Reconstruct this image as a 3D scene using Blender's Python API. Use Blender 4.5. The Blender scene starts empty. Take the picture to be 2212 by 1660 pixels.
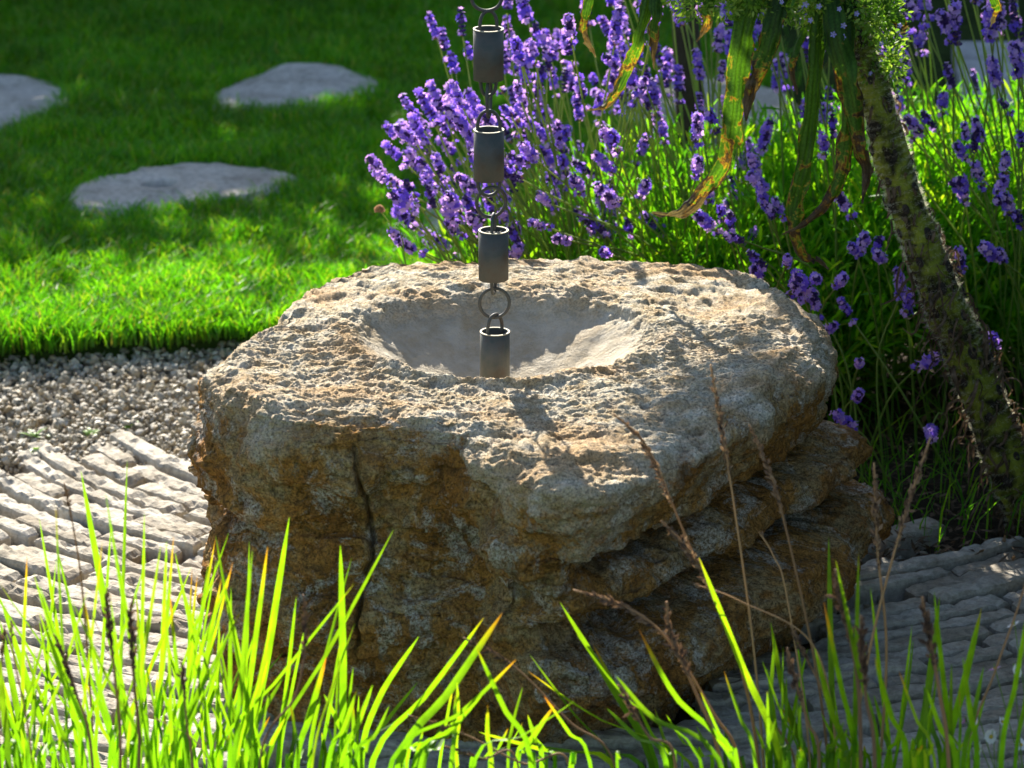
import bpy, math, random
import numpy as np
from mathutils import Vector, Matrix
rnd = random.Random(7)
RS = np.random.RandomState(11)
sc = bpy.context.scene
R = math.radians

# ------------------------------------------------------------------ camera
H, PITCH, FPX = 2.12, 17.8, 7897.0          # camera height, downward tilt, focal length in photo pixels (2212 wide)
cam_d = bpy.data.cameras.new('camera'); cam = bpy.data.objects.new('camera', cam_d)
sc.collection.objects.link(cam); sc.camera = cam
cam.location = (0, 0, H); cam.rotation_euler = (R(90 - PITCH), 0, 0)
cam_d.sensor_width = 36; cam_d.lens = FPX / 2212 * 36
cam_d.clip_start = 0.1; cam_d.clip_end = 300
cam_d.dof.use_dof = True; cam_d.dof.focus_distance = 5.5; cam_d.dof.aperture_fstop = 7.0; cam_d.dof.aperture_blades = 9

# ------------------------------------------------------------------ light
SUN_EL, SUN_AZ = 30.0, -12.0                # behind the scene, a little to the left
sdir = Vector((math.sin(R(SUN_AZ)) * math.cos(R(SUN_EL)), math.cos(R(SUN_AZ)) * math.cos(R(SUN_EL)), math.sin(R(SUN_EL))))
W = bpy.data.worlds.new('World'); sc.world = W; W.use_nodes = True
wn = W.node_tree.nodes; wn.clear()
sky = wn.new('ShaderNodeTexSky'); sky.sky_type = 'NISHITA'; sky.sun_disc = False
sky.sun_elevation = R(SUN_EL); sky.sun_rotation = R(SUN_AZ)
bg = wn.new('ShaderNodeBackground'); bg.inputs[1].default_value = 0.074
wo = wn.new('ShaderNodeOutputWorld')
W.node_tree.links.new(sky.outputs[0], bg.inputs[0]); W.node_tree.links.new(bg.outputs[0], wo.inputs[0])
sl = bpy.data.lights.new('sun', 'SUN'); sl.energy = 5.0; sl.angle = R(0.5); sl.color = (1, 0.93, 0.82)
so = bpy.data.objects.new('sun', sl); sc.collection.objects.link(so)
so.rotation_euler = sdir.to_track_quat('Z', 'Y').to_euler(); so.location = (-2, 8, 6)
vs = sc.view_settings
vs.view_transform = 'Standard'; vs.look = 'None'; vs.gamma = 1; vs.use_curve_mapping = False; vs.exposure = 1.7
sc.cycles.max_bounces = 7; sc.cycles.diffuse_bounces = 3; sc.cycles.glossy_bounces = 2
sc.cycles.transmission_bounces = 4; sc.cycles.transparent_max_bounces = 8
sc.cycles.use_denoising = True; sc.cycles.sample_clamp_indirect = 6
sc.cycles.caustics_reflective = False; sc.cycles.caustics_refractive = False

# ------------------------------------------------------------------ helpers
def tanp(py): return math.tan(R(PITCH) + math.atan((py - 830) / FPX))
def at_d(px, py, d):                        # a point at ground distance d seen at (px, py)
    z = H - d * tanp(py)
    ax = d * math.cos(R(PITCH)) + (H - z) * math.sin(R(PITCH))
    return ((px - 1106) / FPX * ax, d, z)
def at_z(px, py, z):
    d = (H - z) / tanp(py)
    return at_d(px, py, d)
def V(*a): return np.array(a, dtype=np.float64)

_perm = RS.randint(0, 2**31 - 1, 4096).astype(np.int64)
def _h(ix, iy, iz):
    v = _perm[(ix * 73856093 ^ iy * 19349663 ^ iz * 83492791) & 4095]
    return (_perm[(v ^ (ix + 31 * iy + 1009 * iz)) & 4095] & 0xffff) / 65535.0
def noise(P, f=1.0, off=0.0):               # value noise, -1..1
    Q = np.asarray(P) * f + off + 1000.0
    I = np.floor(Q).astype(np.int64); F = Q - I; F = F * F * F * (F * (F * 6 - 15) + 10)
    x, y, z = I[..., 0], I[..., 1], I[..., 2]; a, b, c = F[..., 0], F[..., 1], F[..., 2]
    def L(p, q, t): return p + (q - p) * t
    v = L(L(L(_h(x, y, z), _h(x+1, y, z), a), L(_h(x, y+1, z), _h(x+1, y+1, z), a), b),
          L(L(_h(x, y, z+1), _h(x+1, y, z+1), a), L(_h(x, y+1, z+1), _h(x+1, y+1, z+1), a), b), c)
    return v * 2 - 1
def fbm(P, f, n=3, off=0.0, g=0.5):
    s = 0; a = 1; t = 0
    for i in range(n):
        s = s + a * noise(P, f * 2.03**i, off + i * 17.3); t += a; a *= g
    return s / t
def sstep(a, b, x):
    t = np.clip((x - a) / (b - a), 0, 1); return t * t * (3 - 2 * t)

def mesh_np(name, verts, faces, smooth=False, uv=None):
    """verts (n,3), faces (m,k) all of one size, or a list of such arrays"""
    verts = np.asarray(verts, dtype=np.float32).reshape(-1, 3)
    fl = faces if isinstance(faces, list) else [faces]
    fl = [np.asarray(f, dtype=np.int32) for f in fl if len(f)]
    me = bpy.data.meshes.new(name)
    me.vertices.add(len(verts)); me.vertices.foreach_set('co', verts.ravel())
    li = np.concatenate([f.ravel() for f in fl])
    tot = np.concatenate([np.full(len(f), f.shape[1], np.int32) for f in fl])
    st = np.concatenate([[0], np.cumsum(tot)[:-1]]).astype(np.int32)
    me.loops.add(len(li)); me.loops.foreach_set('vertex_index', li)
    me.polygons.add(len(tot)); me.polygons.foreach_set('loop_start', st)
    try: me.polygons.foreach_set('loop_total', tot)
    except Exception: pass
    if uv is not None:
        ul = me.uv_layers.new(name='UVMap')
        ul.data.foreach_set('uv', np.asarray(uv, dtype=np.float32)[li].ravel())
    me.update(calc_edges=True)
    me.polygons.foreach_set('use_smooth', np.full(len(tot), smooth, dtype=bool))
    return me
def fattr(me, name, vals):
    a = me.attributes.new(name, 'FLOAT', 'POINT'); a.data.foreach_set('value', np.asarray(vals, dtype=np.float32))
def link(name, me, mat=None, parent=None, kind=None, label=None, cat=None, group=None):
    o = bpy.data.objects.new(name, me); sc.collection.objects.link(o)
    if mat is not None and me is not None and len(me.materials) == 0: me.materials.append(mat)
    if parent is not None: o.parent = parent
    for k, v in (('kind', kind), ('label', label), ('category', cat), ('group', group)):
        if v: o[k] = v
    return o
def thing(name, label, cat, group=None, loc=(0, 0, 0)):
    o = link(name, None, label=label, cat=cat, group=group); o.location = loc; o.empty_display_size = 0.05; return o
def child(name, me, mat, parent, kind=None, label=None):   # mesh given in world coordinates
    o = link(name, me, mat, parent, kind, label)
    o.location = -parent.location if parent.parent is None else (0, 0, 0)
    return o

class MB:
    def __init__(s): s.v = []; s.f3 = []; s.f4 = []; s.uv = []; s.n = 0
    def add(s, v, f4=None, f3=None, uv=None):
        v = np.asarray(v, float).reshape(-1, 3)
        if f4 is not None and len(f4): s.f4.append(np.asarray(f4) + s.n)
        if f3 is not None and len(f3): s.f3.append(np.asarray(f3) + s.n)
        s.v.append(v); s.uv.append(np.zeros((len(v), 2)) if uv is None else np.asarray(uv, float)); s.n += len(v)
    def mesh(s, name, smooth=False):
        fs = []
        if s.f4: fs.append(np.concatenate(s.f4))
        if s.f3: fs.append(np.concatenate(s.f3))
        return mesh_np(name, np.concatenate(s.v), fs, smooth, np.concatenate(s.uv))

def norm(a): a = np.asarray(a, float); return a / (np.linalg.norm(a, axis=-1, keepdims=True) + 1e-12)
def spline(pts, n):                          # Catmull-Rom through points (any dimension)
    p = np.asarray(pts, float); m = len(p)
    if m == 2: t = np.linspace(0, 1, n)[:, None]; return p[0] * (1 - t) + p[1] * t
    q = np.vstack([2 * p[0] - p[1], p, 2 * p[-1] - p[-2]])
    out = []
    for u in np.linspace(0, m - 1 - 1e-6, n):
        i = int(u); t = u - i; a, b, c, d = q[i], q[i+1], q[i+2], q[i+3]
        out.append(0.5 * ((2*b) + (-a + c)*t + (2*a - 5*b + 4*c - d)*t*t + (-a + 3*b - 3*c + d)*t**3))
    return np.array(out)
def tube(mb, path, rad, k=8, caps=True, closed=False, jitter=0):
    path = np.asarray(path, float); n = len(path); rad = np.broadcast_to(np.asarray(rad, float), (n,))
    if closed: T = norm(np.roll(path, -1, 0) - np.roll(path, 1, 0))
    else: T = norm(np.gradient(path, axis=0))
    up = V(0, 0, 1) if abs(T[0][2]) < 0.9 else V(1, 0, 0)
    N = norm(np.cross(T[0], up)); rings = []
    for i in range(n):
        N = norm(N - T[i] * np.dot(N, T[i])); B = np.cross(T[i], N)
        a = np.arange(k) / k * 2 * np.pi
        r = rad[i] * (1 + (jitter * RS.uniform(-1, 1, k) if jitter else 0))
        rings.append(path[i] + (np.cos(a) * r)[:, None] * N + (np.sin(a) * r)[:, None] * B)
    v = np.concatenate(rings); f = []
    m = n if closed else n - 1
    I, J = np.meshgrid(np.arange(m), np.arange(k), indexing='ij')
    I2 = (I + 1) % n; J2 = (J + 1) % k
    f = np.stack([I*k+J, I*k+J2, I2*k+J2, I2*k+J], -1).reshape(-1, 4)
    uv = np.stack([np.tile(np.arange(k)/k, n), np.repeat(np.linspace(0, 1, n), k)], -1)
    f3 = []
    if caps and not closed:
        v = np.vstack([v, path[0], path[-1]]); uv = np.vstack([uv, [0, 0], [0, 1]])
        for j in range(k):
            f3.append((n*k, (j+1) % k, j)); f3.append((n*k+1, (n-1)*k+j, (n-1)*k+(j+1) % k))
    mb.add(v, f, f3, uv)
def ribbon(mb, path, width, side, fold=0.0, cu=None, u0=0.0):   # leaf: centreline, half-width profile, sideways vector
    path = np.asarray(path, float); n = len(path); T = norm(np.gradient(path, axis=0))
    side = np.asarray(side, float)
    if side.ndim == 1: side = np.tile(side, (n, 1))
    S = norm(side - T * np.sum(side * T, 1)[:, None]); N = np.cross(S, T)
    w = np.asarray(width)[:, None]
    a = path - S * w + N * w * fold; b = path; c = path + S * w + N * w * fold
    v = np.stack([a, b, c], 1).reshape(-1, 3)
    I = np.arange(n - 1)[:, None] * 3
    f = np.concatenate([I + [0, 1, 4, 3], I + [1, 2, 5, 4]], 0)
    t = np.linspace(0, 1, n)
    uv = np.stack([np.tile([u0, u0, u0], n), np.repeat(t, 3)], -1)
    mb.add(v, f, None, uv)

# ------------------------------------------------------------------ materials
def mat(name):
    m = bpy.data.materials.new(name); m.use_nodes = True
    nt = m.node_tree; nt.nodes.clear()
    out = nt.nodes.new('ShaderNodeOutputMaterial')
    return m, nt, out
class NT:
    def __init__(s, nt): s.nt = nt
    def n(s, t, **k):
        x = s.nt.nodes.new(t)
        for a, b in k.items(): setattr(x, a, b)
        return x
    def l(s, a, b): s.nt.links.new(a, b)
    def coord(s, kind='Object'): return s.n('ShaderNodeTexCoord').outputs[kind]
    def noise(s, scale, detail=4, rough=0.55, vec=None, dist=0):
        x = s.n('ShaderNodeTexNoise'); x.inputs['Scale'].default_value = scale; x.inputs['Detail'].default_value = detail
        x.inputs['Roughness'].default_value = rough; x.inputs['Distortion'].default_value = dist
        s.l(vec if vec is not None else s.coord(), x.inputs['Vector']); return x.outputs['Fac']
    def ramp(s, fac, stops):
        x = s.n('ShaderNodeValToRGB'); e = x.color_ramp.elements
        while len(e) > 1: e.remove(e[-1])
        e[0].position = stops[0][0]; e[0].color = (*stops[0][1], 1) if not isinstance(stops[0][1], float) else (stops[0][1],)*3 + (1,)
        for p, c in stops[1:]:
            k = e.new(p); k.color = (*c, 1) if not isinstance(c, float) else (c, c, c, 1)
        s.l(fac, x.inputs[0]); return x.outputs[0]
    def mix(s, fac, a, b, blend='MIX'):
        x = s.n('ShaderNodeMix', data_type='RGBA', blend_type=blend)
        for sock, v in ((x.inputs[0], fac), (x.inputs[6], a), (x.inputs[7], b)):
            if hasattr(v, 'links'): s.l(v, sock)
            elif isinstance(v, (int, float)): sock.default_value = v
            else: sock.default_value = (*v, 1)
        return x.outputs[2]
    def math(s, op, a, b=0.0, c=None, clamp=False):
        x = s.n('ShaderNodeMath', operation=op, use_clamp=clamp)
        for i, v in enumerate([a, b] + ([c] if c is not None else [])):
            if hasattr(v, 'links'): s.l(v, x.inputs[i])
            else: x.inputs[i].default_value = v
        return x.outputs[0]
    def attr(s, name): return s.n('ShaderNodeAttribute', attribute_name=name).outputs['Fac']
    def bump(s, h, strength=0.5, dist=0.002, nrm=None):
        x = s.n('ShaderNodeBump'); x.inputs['Strength'].default_value = strength; x.inputs['Distance'].default_value = dist
        s.l(h, x.inputs['Height'])
        if nrm is not None: s.l(nrm, x.inputs['Normal'])
        return x.outputs[0]
    def pbsdf(s, col, rough=0.8, spec=0.3, metal=0.0, nrm=None):
        x = s.n('ShaderNodeBsdfPrincipled')
        for nm, v in (('Base Color', col), ('Roughness', rough), ('Specular IOR Level', spec), ('Metallic', metal)):
            if hasattr(v, 'links'): s.l(v, x.inputs[nm])
            elif isinstance(v, (int, float)): x.inputs[nm].default_value = v
            else: x.inputs[nm].default_value = (*v, 1)
        if nrm is not None: s.l(nrm, x.inputs['Normal'])
        return x.outputs[0]
def leaf_mat(name, colfn, trans=0.5, rough=0.45, spec=0.4, tint=(1.25, 1.1, 0.5), bump=None):
    m, nt, out = mat(name); g = NT(nt)
    col = colfn(g)
    p = g.pbsdf(col, rough, spec, nrm=bump(g) if bump else None)
    t = g.n('ShaderNodeBsdfTranslucent'); g.l(g.mix(1.0, col, tint, 'MULTIPLY'), t.inputs[0])
    mx = g.n('ShaderNodeMixShader'); mx.inputs[0].default_value = trans
    g.l(p, mx.inputs[1]); g.l(t.outputs[0], mx.inputs[2]); g.l(mx.outputs[0], out.inputs[0])
    return m
def uvsep(g):
    x = g.n('ShaderNodeSeparateXYZ'); g.l(g.n('ShaderNodeUVMap').outputs[0], x.inputs[0]); return x.outputs[0], x.outputs[1]

def m_rock():
    m, nt, out = mat('pitted_limestone'); g = NT(nt)
    co = g.coord()
    mp = g.n('ShaderNodeMapping'); mp.inputs['Scale'].default_value = (1, 1, 1.0); g.l(co, mp.inputs[0]); v = mp.outputs[0]
    n1 = g.noise(7, 6, 0.65, v, 0.3); n2 = g.noise(26, 7, 0.7, v); n3 = g.noise(110, 6, 0.7, v); n4 = g.noise(270, 5, 0.75, v)
    pale = g.ramp(n2, [(0.25, (0.34, 0.22, 0.10)), (0.41, (0.52, 0.41, 0.25)), (0.56, (0.63, 0.56, 0.42)), (0.75, (0.74, 0.70, 0.60))])
    pale = g.mix(g.ramp(n1, [(0.46, 0.0), (0.62, 0.70)]), pale, (0.54, 0.34, 0.16))
    rust = g.ramp(n1, [(0.28, (0.15, 0.08, 0.025)), (0.38, (0.36, 0.16, 0.035)), (0.48, (0.48, 0.24, 0.06)), (0.55, (0.48, 0.34, 0.16)), (0.62, (0.42, 0.19, 0.045)), (0.8, (0.52, 0.44, 0.30))])
    rust = g.mix(g.ramp(n3, [(0.40, 0.65), (0.52, 0.0)]), rust, (0.10, 0.06, 0.025))
    vein = g.math('MULTIPLY', g.ramp(g.noise(11, 9, 0.78, v, .7), [(0.515, 0.0), (0.585, 0.85)]), g.ramp(n4, [(.38, .25), (.55, 1.)]))
    rust = g.mix(vein, rust, g.ramp(n3, [(0.35, (0.36, 0.31, 0.22)), (0.6, (0.66, 0.63, 0.55))]))
    fm_ = g.math('ADD', g.attr('rust'), g.math('ADD', g.math('MULTIPLY', g.math('SUBTRACT', n3, .5), 1.1), g.math('MULTIPLY', g.math('SUBTRACT', n2, .5), 1.3)))
    face = g.mix(g.ramp(fm_, [(.25, 0.), (.75, 1.)]), pale, rust)
    grn = g.ramp(n4, [(0.36, 0.34), (0.48, .90), (0.62, 1.32)])
    col = g.mix(1.0, face, grn, 'MULTIPLY')
    bas = g.ramp(n2, [(0.3, (0.42, 0.35, 0.24)), (0.6, (0.60, 0.54, 0.43))])
    bas = g.mix(g.ramp(n1, [(0.55, 0.0), (0.7, 0.4)]), bas, (0.42, 0.28, 0.13))
    col = g.mix(g.attr('basin'), col, bas)
    col = g.mix(g.ramp(g.attr('pit'), [(0.0, 0.0), (1.0, 0.55)]), col, (0.15, 0.09, 0.045))
    b = g.bump(g.math('ADD', g.math('MULTIPLY', n3, 1.0), g.math('MULTIPLY', n4, 0.5)), 1.0, 0.009)
    p = g.pbsdf(col, 0.92, 0.15, nrm=b); g.l(p, out.inputs[0]); return m
def m_stone(name, c0, c1, c2, scale=1.0, bd=0.004):
    m, nt, out = mat(name); g = NT(nt); oi = g.n('ShaderNodeObjectInfo').outputs['Random']
    v = g.n('ShaderNodeNewGeometry').outputs['Position']
    n2 = g.noise(14 * scale, 6, 0.65, v); n3 = g.noise(90 * scale, 5, 0.7, v)
    c = g.ramp(n2, [(0.3, c0), (0.5, c1), (0.72, c2)])
    c = g.mix(1.0, c, g.ramp(n3, [(0.3, 0.6), (0.6, 1.05)]), 'MULTIPLY')
    c = g.mix(1.0, c, g.ramp(oi, [(0.0, (0.78, 0.74, 0.68)), (0.5, (1.0, 0.98, 0.95)), (1.0, (1.1, 1.1, 1.1))]), 'MULTIPLY')
    g.l(g.pbsdf(c, 0.9, 0.2, nrm=g.bump(g.math('ADD', n2, n3), 0.8, bd)), out.inputs[0]); return m
def m_simple(name, col, rough=0.8, spec=0.3, metal=0, nsc=60, amp=0.4, bd=0.0006):
    m, nt, out = mat(name); g = NT(nt); v = g.n('ShaderNodeNewGeometry').outputs['Position']
    n = g.noise(nsc, 5, 0.65, v)
    c = g.mix(1.0, col, g.ramp(n, [(0.3, 1 - amp), (0.7, 1 + amp * 0.5)]), 'MULTIPLY')
    g.l(g.pbsdf(c, rough, spec, metal, g.bump(n, 0.6, bd)), out.inputs[0]); return m
def m_gravel():
    m, nt, out = mat('gravel'); g = NT(nt)
    u, w = uvsep(g)
    c = g.ramp(u, [(0.0, (0.13, 0.12, 0.09)), (0.2, (0.36, 0.32, 0.24)), (0.45, (0.47, 0.42, 0.32)), (0.6, (0.32, 0.24, 0.13)), (0.75, (0.54, 0.50, 0.41)), (1.0, (0.24, 0.22, 0.18))])
    v = g.n('ShaderNodeNewGeometry').outputs['Position']; n = g.noise(220, 3, 0.6, v)
    c = g.mix(1.0, c, g.ramp(n, [(0.3, 0.7), (0.7, 1.1)]), 'MULTIPLY')
    g.l(g.pbsdf(c, 0.7, 0.35), out.inputs[0]); return m
def m_ground():
    m, nt, out = mat('soil_ground'); g = NT(nt); v = g.n('ShaderNodeNewGeometry').outputs['Position']
    n = g.noise(20, 6, 0.7, v); n3 = g.noise(160, 4, 0.7, v)
    c = g.ramp(n, [(0.3, (0.035, 0.026, 0.018)), (0.7, (0.085, 0.065, 0.045))])
    g.l(g.pbsdf(c, 0.95, 0.1, nrm=g.bump(g.math('ADD', n, n3), 1, 0.01)), out.inputs[0]); return m

def blade_col(tip=0.84):
    def f(g):
        u, v = uvsep(g)
        base = g.ramp(u, [(0.0, (0.03, 0.12, 0.012)), (0.15, (0.08, 0.28, 0.012)), (0.5, (0.15, 0.43, 0.012)), (0.85, (0.19, 0.48, 0.015)), (1.0, (0.33, 0.50, 0.02))])
        c = g.mix(g.ramp(v, [(0.15, 0.0), (0.7, 0.4)]), base, (0.34, 0.52, 0.015))
        h = g.math('FRACT', g.math('MULTIPLY', u, 7.31))
        k = g.math('ADD', v, g.math('MULTIPLY', g.math('SUBTRACT', h, 1.0), 0.55))
        c = g.mix(g.ramp(k, [(0.78, 0.0), (0.92, 1.0)]), c, g.mix(g.ramp(k, [(0.86, 0.0), (1.0, 1.0)]), (0.60, 0.40, 0.02), (0.55, 0.16, 0.035)))
        st = g.noise(40, 2, 0.5, g.n('ShaderNodeNewGeometry').outputs['Position'])
        c = g.mix(1.0, c, g.ramp(g.math('MULTIPLY_ADD', g.math('SINE', g.math('MULTIPLY', g.attr('across'), 17.)), .5, .5), [(0., .80), (1., 1.08)]), 'MULTIPLY')
        return g.mix(1.0, c, g.ramp(st, [(0.3, 0.7), (0.7, 1.12)]), 'MULTIPLY')
    return f
def turf_col(g):
    u, v = uvsep(g)
    c = g.ramp(u, [(0.0, (0.05, 0.22, 0.008)), (0.4, (0.10, 0.36, 0.010)), (0.75, (0.18, 0.46, 0.012)), (0.93, (0.32, 0.50, 0.02)), (1.0, (0.42, 0.34, 0.10))])
    n = g.noise(3.0, 3, 0.6, g.n('ShaderNodeNewGeometry').outputs['Position'])
    c = g.mix(1.0, c, g.ramp(n, [(0.35, 0.75), (0.65, 1.15)]), 'MULTIPLY')
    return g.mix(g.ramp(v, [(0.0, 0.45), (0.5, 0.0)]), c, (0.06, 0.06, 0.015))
def lavleaf_col(g):
    u, v = uvsep(g)
    return g.ramp(u, [(0.0, (0.06, 0.23, 0.012)), (0.5, (0.13, 0.40, 0.012)), (0.85, (0.24, 0.50, 0.018)), (1.0, (0.33, 0.44, 0.03))])
M = {}
M['rock'] = m_rock()
M['sett'] = m_stone('sett_limestone', (0.27, 0.235, 0.18), (0.41, 0.375, 0.31), (0.52, 0.49, 0.43))
M['step'] = m_stone('slab_limestone', (0.36, 0.33, 0.28), (0.50, 0.47, 0.41), (0.60, 0.57, 0.52), 0.8, 0.006)
M['slab'] = m_stone('path_slab_stone', (0.34, 0.34, 0.34), (0.42, 0.42, 0.42), (0.48, 0.48, 0.48), 0.3, 0.001)
M['gravel'] = m_gravel(); M['ground'] = m_ground()
M['turfbase'] = m_simple('turf_soil', (0.035, 0.055, 0.012), 0.95, 0.1, nsc=25, amp=0.6, bd=0.01)
M['blade'] = leaf_mat('grass_blade', blade_col(), 0.58, 0.45, 0.22, (1.15, 1.15, 0.35))
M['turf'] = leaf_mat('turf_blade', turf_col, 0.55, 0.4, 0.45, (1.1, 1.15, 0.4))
M['lavleaf'] = leaf_mat('lavender_leaf', lavleaf_col, 0.58, 0.45, 0.35, (1.15, 1.15, 0.4))
M['lavstem'] = leaf_mat('lavender_stem', lambda g: g.mix(uvsep(g)[1], (0.12, 0.28, 0.03), (0.28, 0.38, 0.10)), 0.4, 0.6, 0.3)
def flo(g):
    u, v = uvsep(g)
    return g.ramp(u, [(0.0, (0.10, 0.06, 0.74)), (0.35, (0.24, 0.14, 0.86)), (0.7, (0.50, 0.34, 0.92)), (1.0, (0.78, 0.56, 0.92))])
M['floret'] = leaf_mat('lavender_floret', flo, 0.5, 0.6, 0.2, (1.15, 0.9, 1.0))
M['calyx'] = leaf_mat('lavender_calyx', lambda g: g.ramp(uvsep(g)[0], [(0.0, (0.035, 0.018, 0.11)), (0.7, (0.09, 0.05, 0.22)), (0.9, (0.20, 0.14, 0.16)), (1.0, (0.38, 0.22, 0.10))]), 0.2, 0.8, 0.2, (1, 1, 1))
M['straw'] = leaf_mat('seed_stalk', lambda g: g.ramp(uvsep(g)[0], [(0.0, (0.14, 0.09, 0.06)), (0.5, (0.42, 0.24, 0.11)), (1.0, (0.60, 0.38, 0.18))]), 0.25, 0.7, 0.2, (1, .9, .7))
M['seed'] = leaf_mat('seed_head', lambda g: g.ramp(uvsep(g)[0], [(0.0, (0.05, 0.035, 0.03)), (0.5, (0.28, 0.18, 0.11)), (1.0, (0.50, 0.36, 0.22))]), 0.25, 0.8, 0.2, (1, .9, .7))
def m_metal():
    m, nt, out = mat('weathered_metal'); g = NT(nt); v = g.n('ShaderNodeNewGeometry').outputs['Position']
    n = g.noise(45, 5, 0.65, v); n3 = g.noise(420, 4, 0.7, v)
    c = g.ramp(n, [(0.3, (0.045, 0.056, 0.050)), (0.5, (0.070, 0.070, 0.060)), (0.72, (0.066, 0.048, 0.036))])
    c = g.mix(g.ramp(n3, [(0.28, 0.8), (0.36, 0.0)]), c, (0.05, 0.04, 0.035))
    g.l(g.pbsdf(c, 0.6, 0.4, 0.1, g.bump(n3, 0.4, 0.0006)), out.inputs[0]); return m
M['metal'] = m_metal()
M['rim'] = m_simple('worn_metal_rim', (0.38, 0.35, 0.25), 0.6, 0.2, 0.1, 200, 0.2, 0.0002)  # cream colour paints the highlight along the cup rims

# ------------------------------------------------------------------ ground, lawn base
O = V(0.0, 5.28)                             # rock centre in plan
def grid_sheet(x0, x1, y0, y1, nx, ny, zf):
    X, Y = np.meshgrid(np.linspace(x0, x1, nx), np.linspace(y0, y1, ny), indexing='xy')
    P = np.stack([X.ravel(), Y.ravel(), np.zeros(nx*ny)], -1); P[:, 2] = zf(P)
    I, J = np.meshgrid(np.arange(ny-1), np.arange(nx-1), indexing='ij')
    f = np.stack([I*nx+J, I*nx+J+1, (I+1)*nx+J+1, (I+1)*nx+J], -1).reshape(-1, 4)
    return P, f
P, f = grid_sheet(-120, 120, -60, 180, 60, 60, lambda P: np.full(len(P), -0.03))
link('ground', mesh_np('ground', P, f), M['ground'], kind='structure')
def lawn_edge(x):                            # front edge of the turf (y for x)
    x = np.asarray(x); return 6.69 - 0.018 * np.sin(x * 9) + 0.30 * (np.clip(x, -2, .2) + 0.98) + 0.012*np.sin(x*31) + .008*np.sin(x*77)
def in_bed(x, y):                            # planting bed to the right: no turf
    xb = 0.10 + 0.55 * sstep(7.3, 9.2, y) + 0.05 * np.sin(y * 5)
    return x > xb
xs = np.linspace(-3.2, 3.2, 161); ys = np.linspace(0, 1, 90)
X, T = np.meshgrid(xs, ys, indexing='xy')
E = lawn_edge(X); Y = E + (16 - E) * T**1.6
Z = 0.032 * sstep(0, 0.006, T**1.6) + 0.008 * noise(np.stack([X, Y, 0*X], -1), 1.7) - 0.05*in_bed(X, Y)
Z[0] = -0.04
n = len(xs); I, J = np.meshgrid(np.arange(len(ys)-1), np.arange(n-1), indexing='ij')
link('lawn', mesh_np('lawn', np.stack([X, Y, Z], -1), np.stack([I*n+J, I*n+J+1, (I+1)*n+J+1, (I+1)*n+J], -1).reshape(-1, 4), True), M['turfbase'], kind='structure')

# ------------------------------------------------------------------ rock basin
def theta_R(pts, th):
    p = np.asarray(pts)[:, :2] - O; a = np.arctan2(p[:, 1], p[:, 0]); r = np.hypot(p[:, 0], p[:, 1])
    o = np.argsort(a); a, r = a[o], r[o]
    a = np.concatenate([a - 2*np.pi, a, a + 2*np.pi]); r = np.tile(r, 3)
    return np.interp(th, a, r)
BACK = [(.475, 5.43), (.43, 5.51), (.38, 5.61), (.30, 5.69), (.13, 5.74), (-.04, 5.76), (-.17, 5.74), (-.28, 5.66), (-.33, 5.50), (-.38, 5.36), (-.44, 5.22)]
def lv(z, px, back=BACK): return [at_z(x, y, z)[:2] for x, y in px] + list(back)
nf, nb = 900, 190                            # columns facing the viewer / behind
th = np.concatenate([np.linspace(R(-190), R(15), nf, endpoint=False), np.linspace(R(15), R(170), nb, endpoint=False)])
NTH = len(th)
L0 = [at_z(x, y, .5)[:2] for x, y in [(600,700),(545,745),(475,805),(500,850),(620,880),(830,888),(1000,905),(1130,930),(1300,925),(1450,885),(1600,825),(1700,765),(1735,715),(1690,655),(1600,592),(1450,575),(1300,567),(1050,554),(850,558),(760,577),(700,605),(658,672)]]
L1 = lv(.468, [(436,850),(470,900),(560,935),(700,962),(830,950),(960,965),(1040,1010),(1170,1065),(1300,1070),(1430,1025),(1560,955),(1680,875),(1775,805),(1780,760)])
L2 = lv(.385, [(403,950),(440,1020),(560,1050),(700,1065),(830,1060),(960,1068),(1025,1095),(1150,1165),(1260,1172),(1400,1120),(1540,1035),(1680,935),(1790,850),(1815,810)])
L3 = lv(.345, [(403,1000),(470,1080),(560,1105),(700,1118),(830,1115),(960,1125),(1018,1140),(1130,1228),(1220,1234),(1440,1140),(1550,1065),(1700,955),(1790,872),(1812,838)])
L4 = lv(.25, [(470,1130),(470,1175),(560,1230),(700,1255),(830,1258),(960,1265),(1030,1285),(1070,1328),(1230,1335),(1380,1285),(1520,1200),(1700,1100),(1872,995)], [(.57, 5.46), (.51, 5.56)] + BACK[2:])
L5 = lv(.15, [(430,1270),(470,1350),(560,1390),(700,1412),(830,1415),(960,1422),(1040,1440),(1150,1490),(1280,1500),(1450,1440),(1640,1330),(1860,1165),(1940,1105)], [(.61, 5.50), (.54, 5.60)] + BACK[2:])
L6 = lv(.02, [(470,1455),(520,1520),(600,1555),(760,1570),(900,1578),(1050,1590),(1180,1600),(1320,1570),(1500,1480),(1700,1370),(1850,1270)], BACK[0:])
ang = lambda x, y: math.atan2(y - O[1], x - O[0])
def win(a0, a1, s=0.25): return sstep(R(a0) - s, R(a0) + s, th) * (1 - sstep(R(a1) - s, R(a1) + s, th))
right = win(-80, 25, 0.22); rightn = np.where(right > 0, right, 0)
lefty = win(-185, -90, 0.2); leftm = win(-195, -140, 0.25)
rr = [theta_R(l, th) for l in (L0, L1, L2, L3, L4, L5, L6)]
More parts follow.
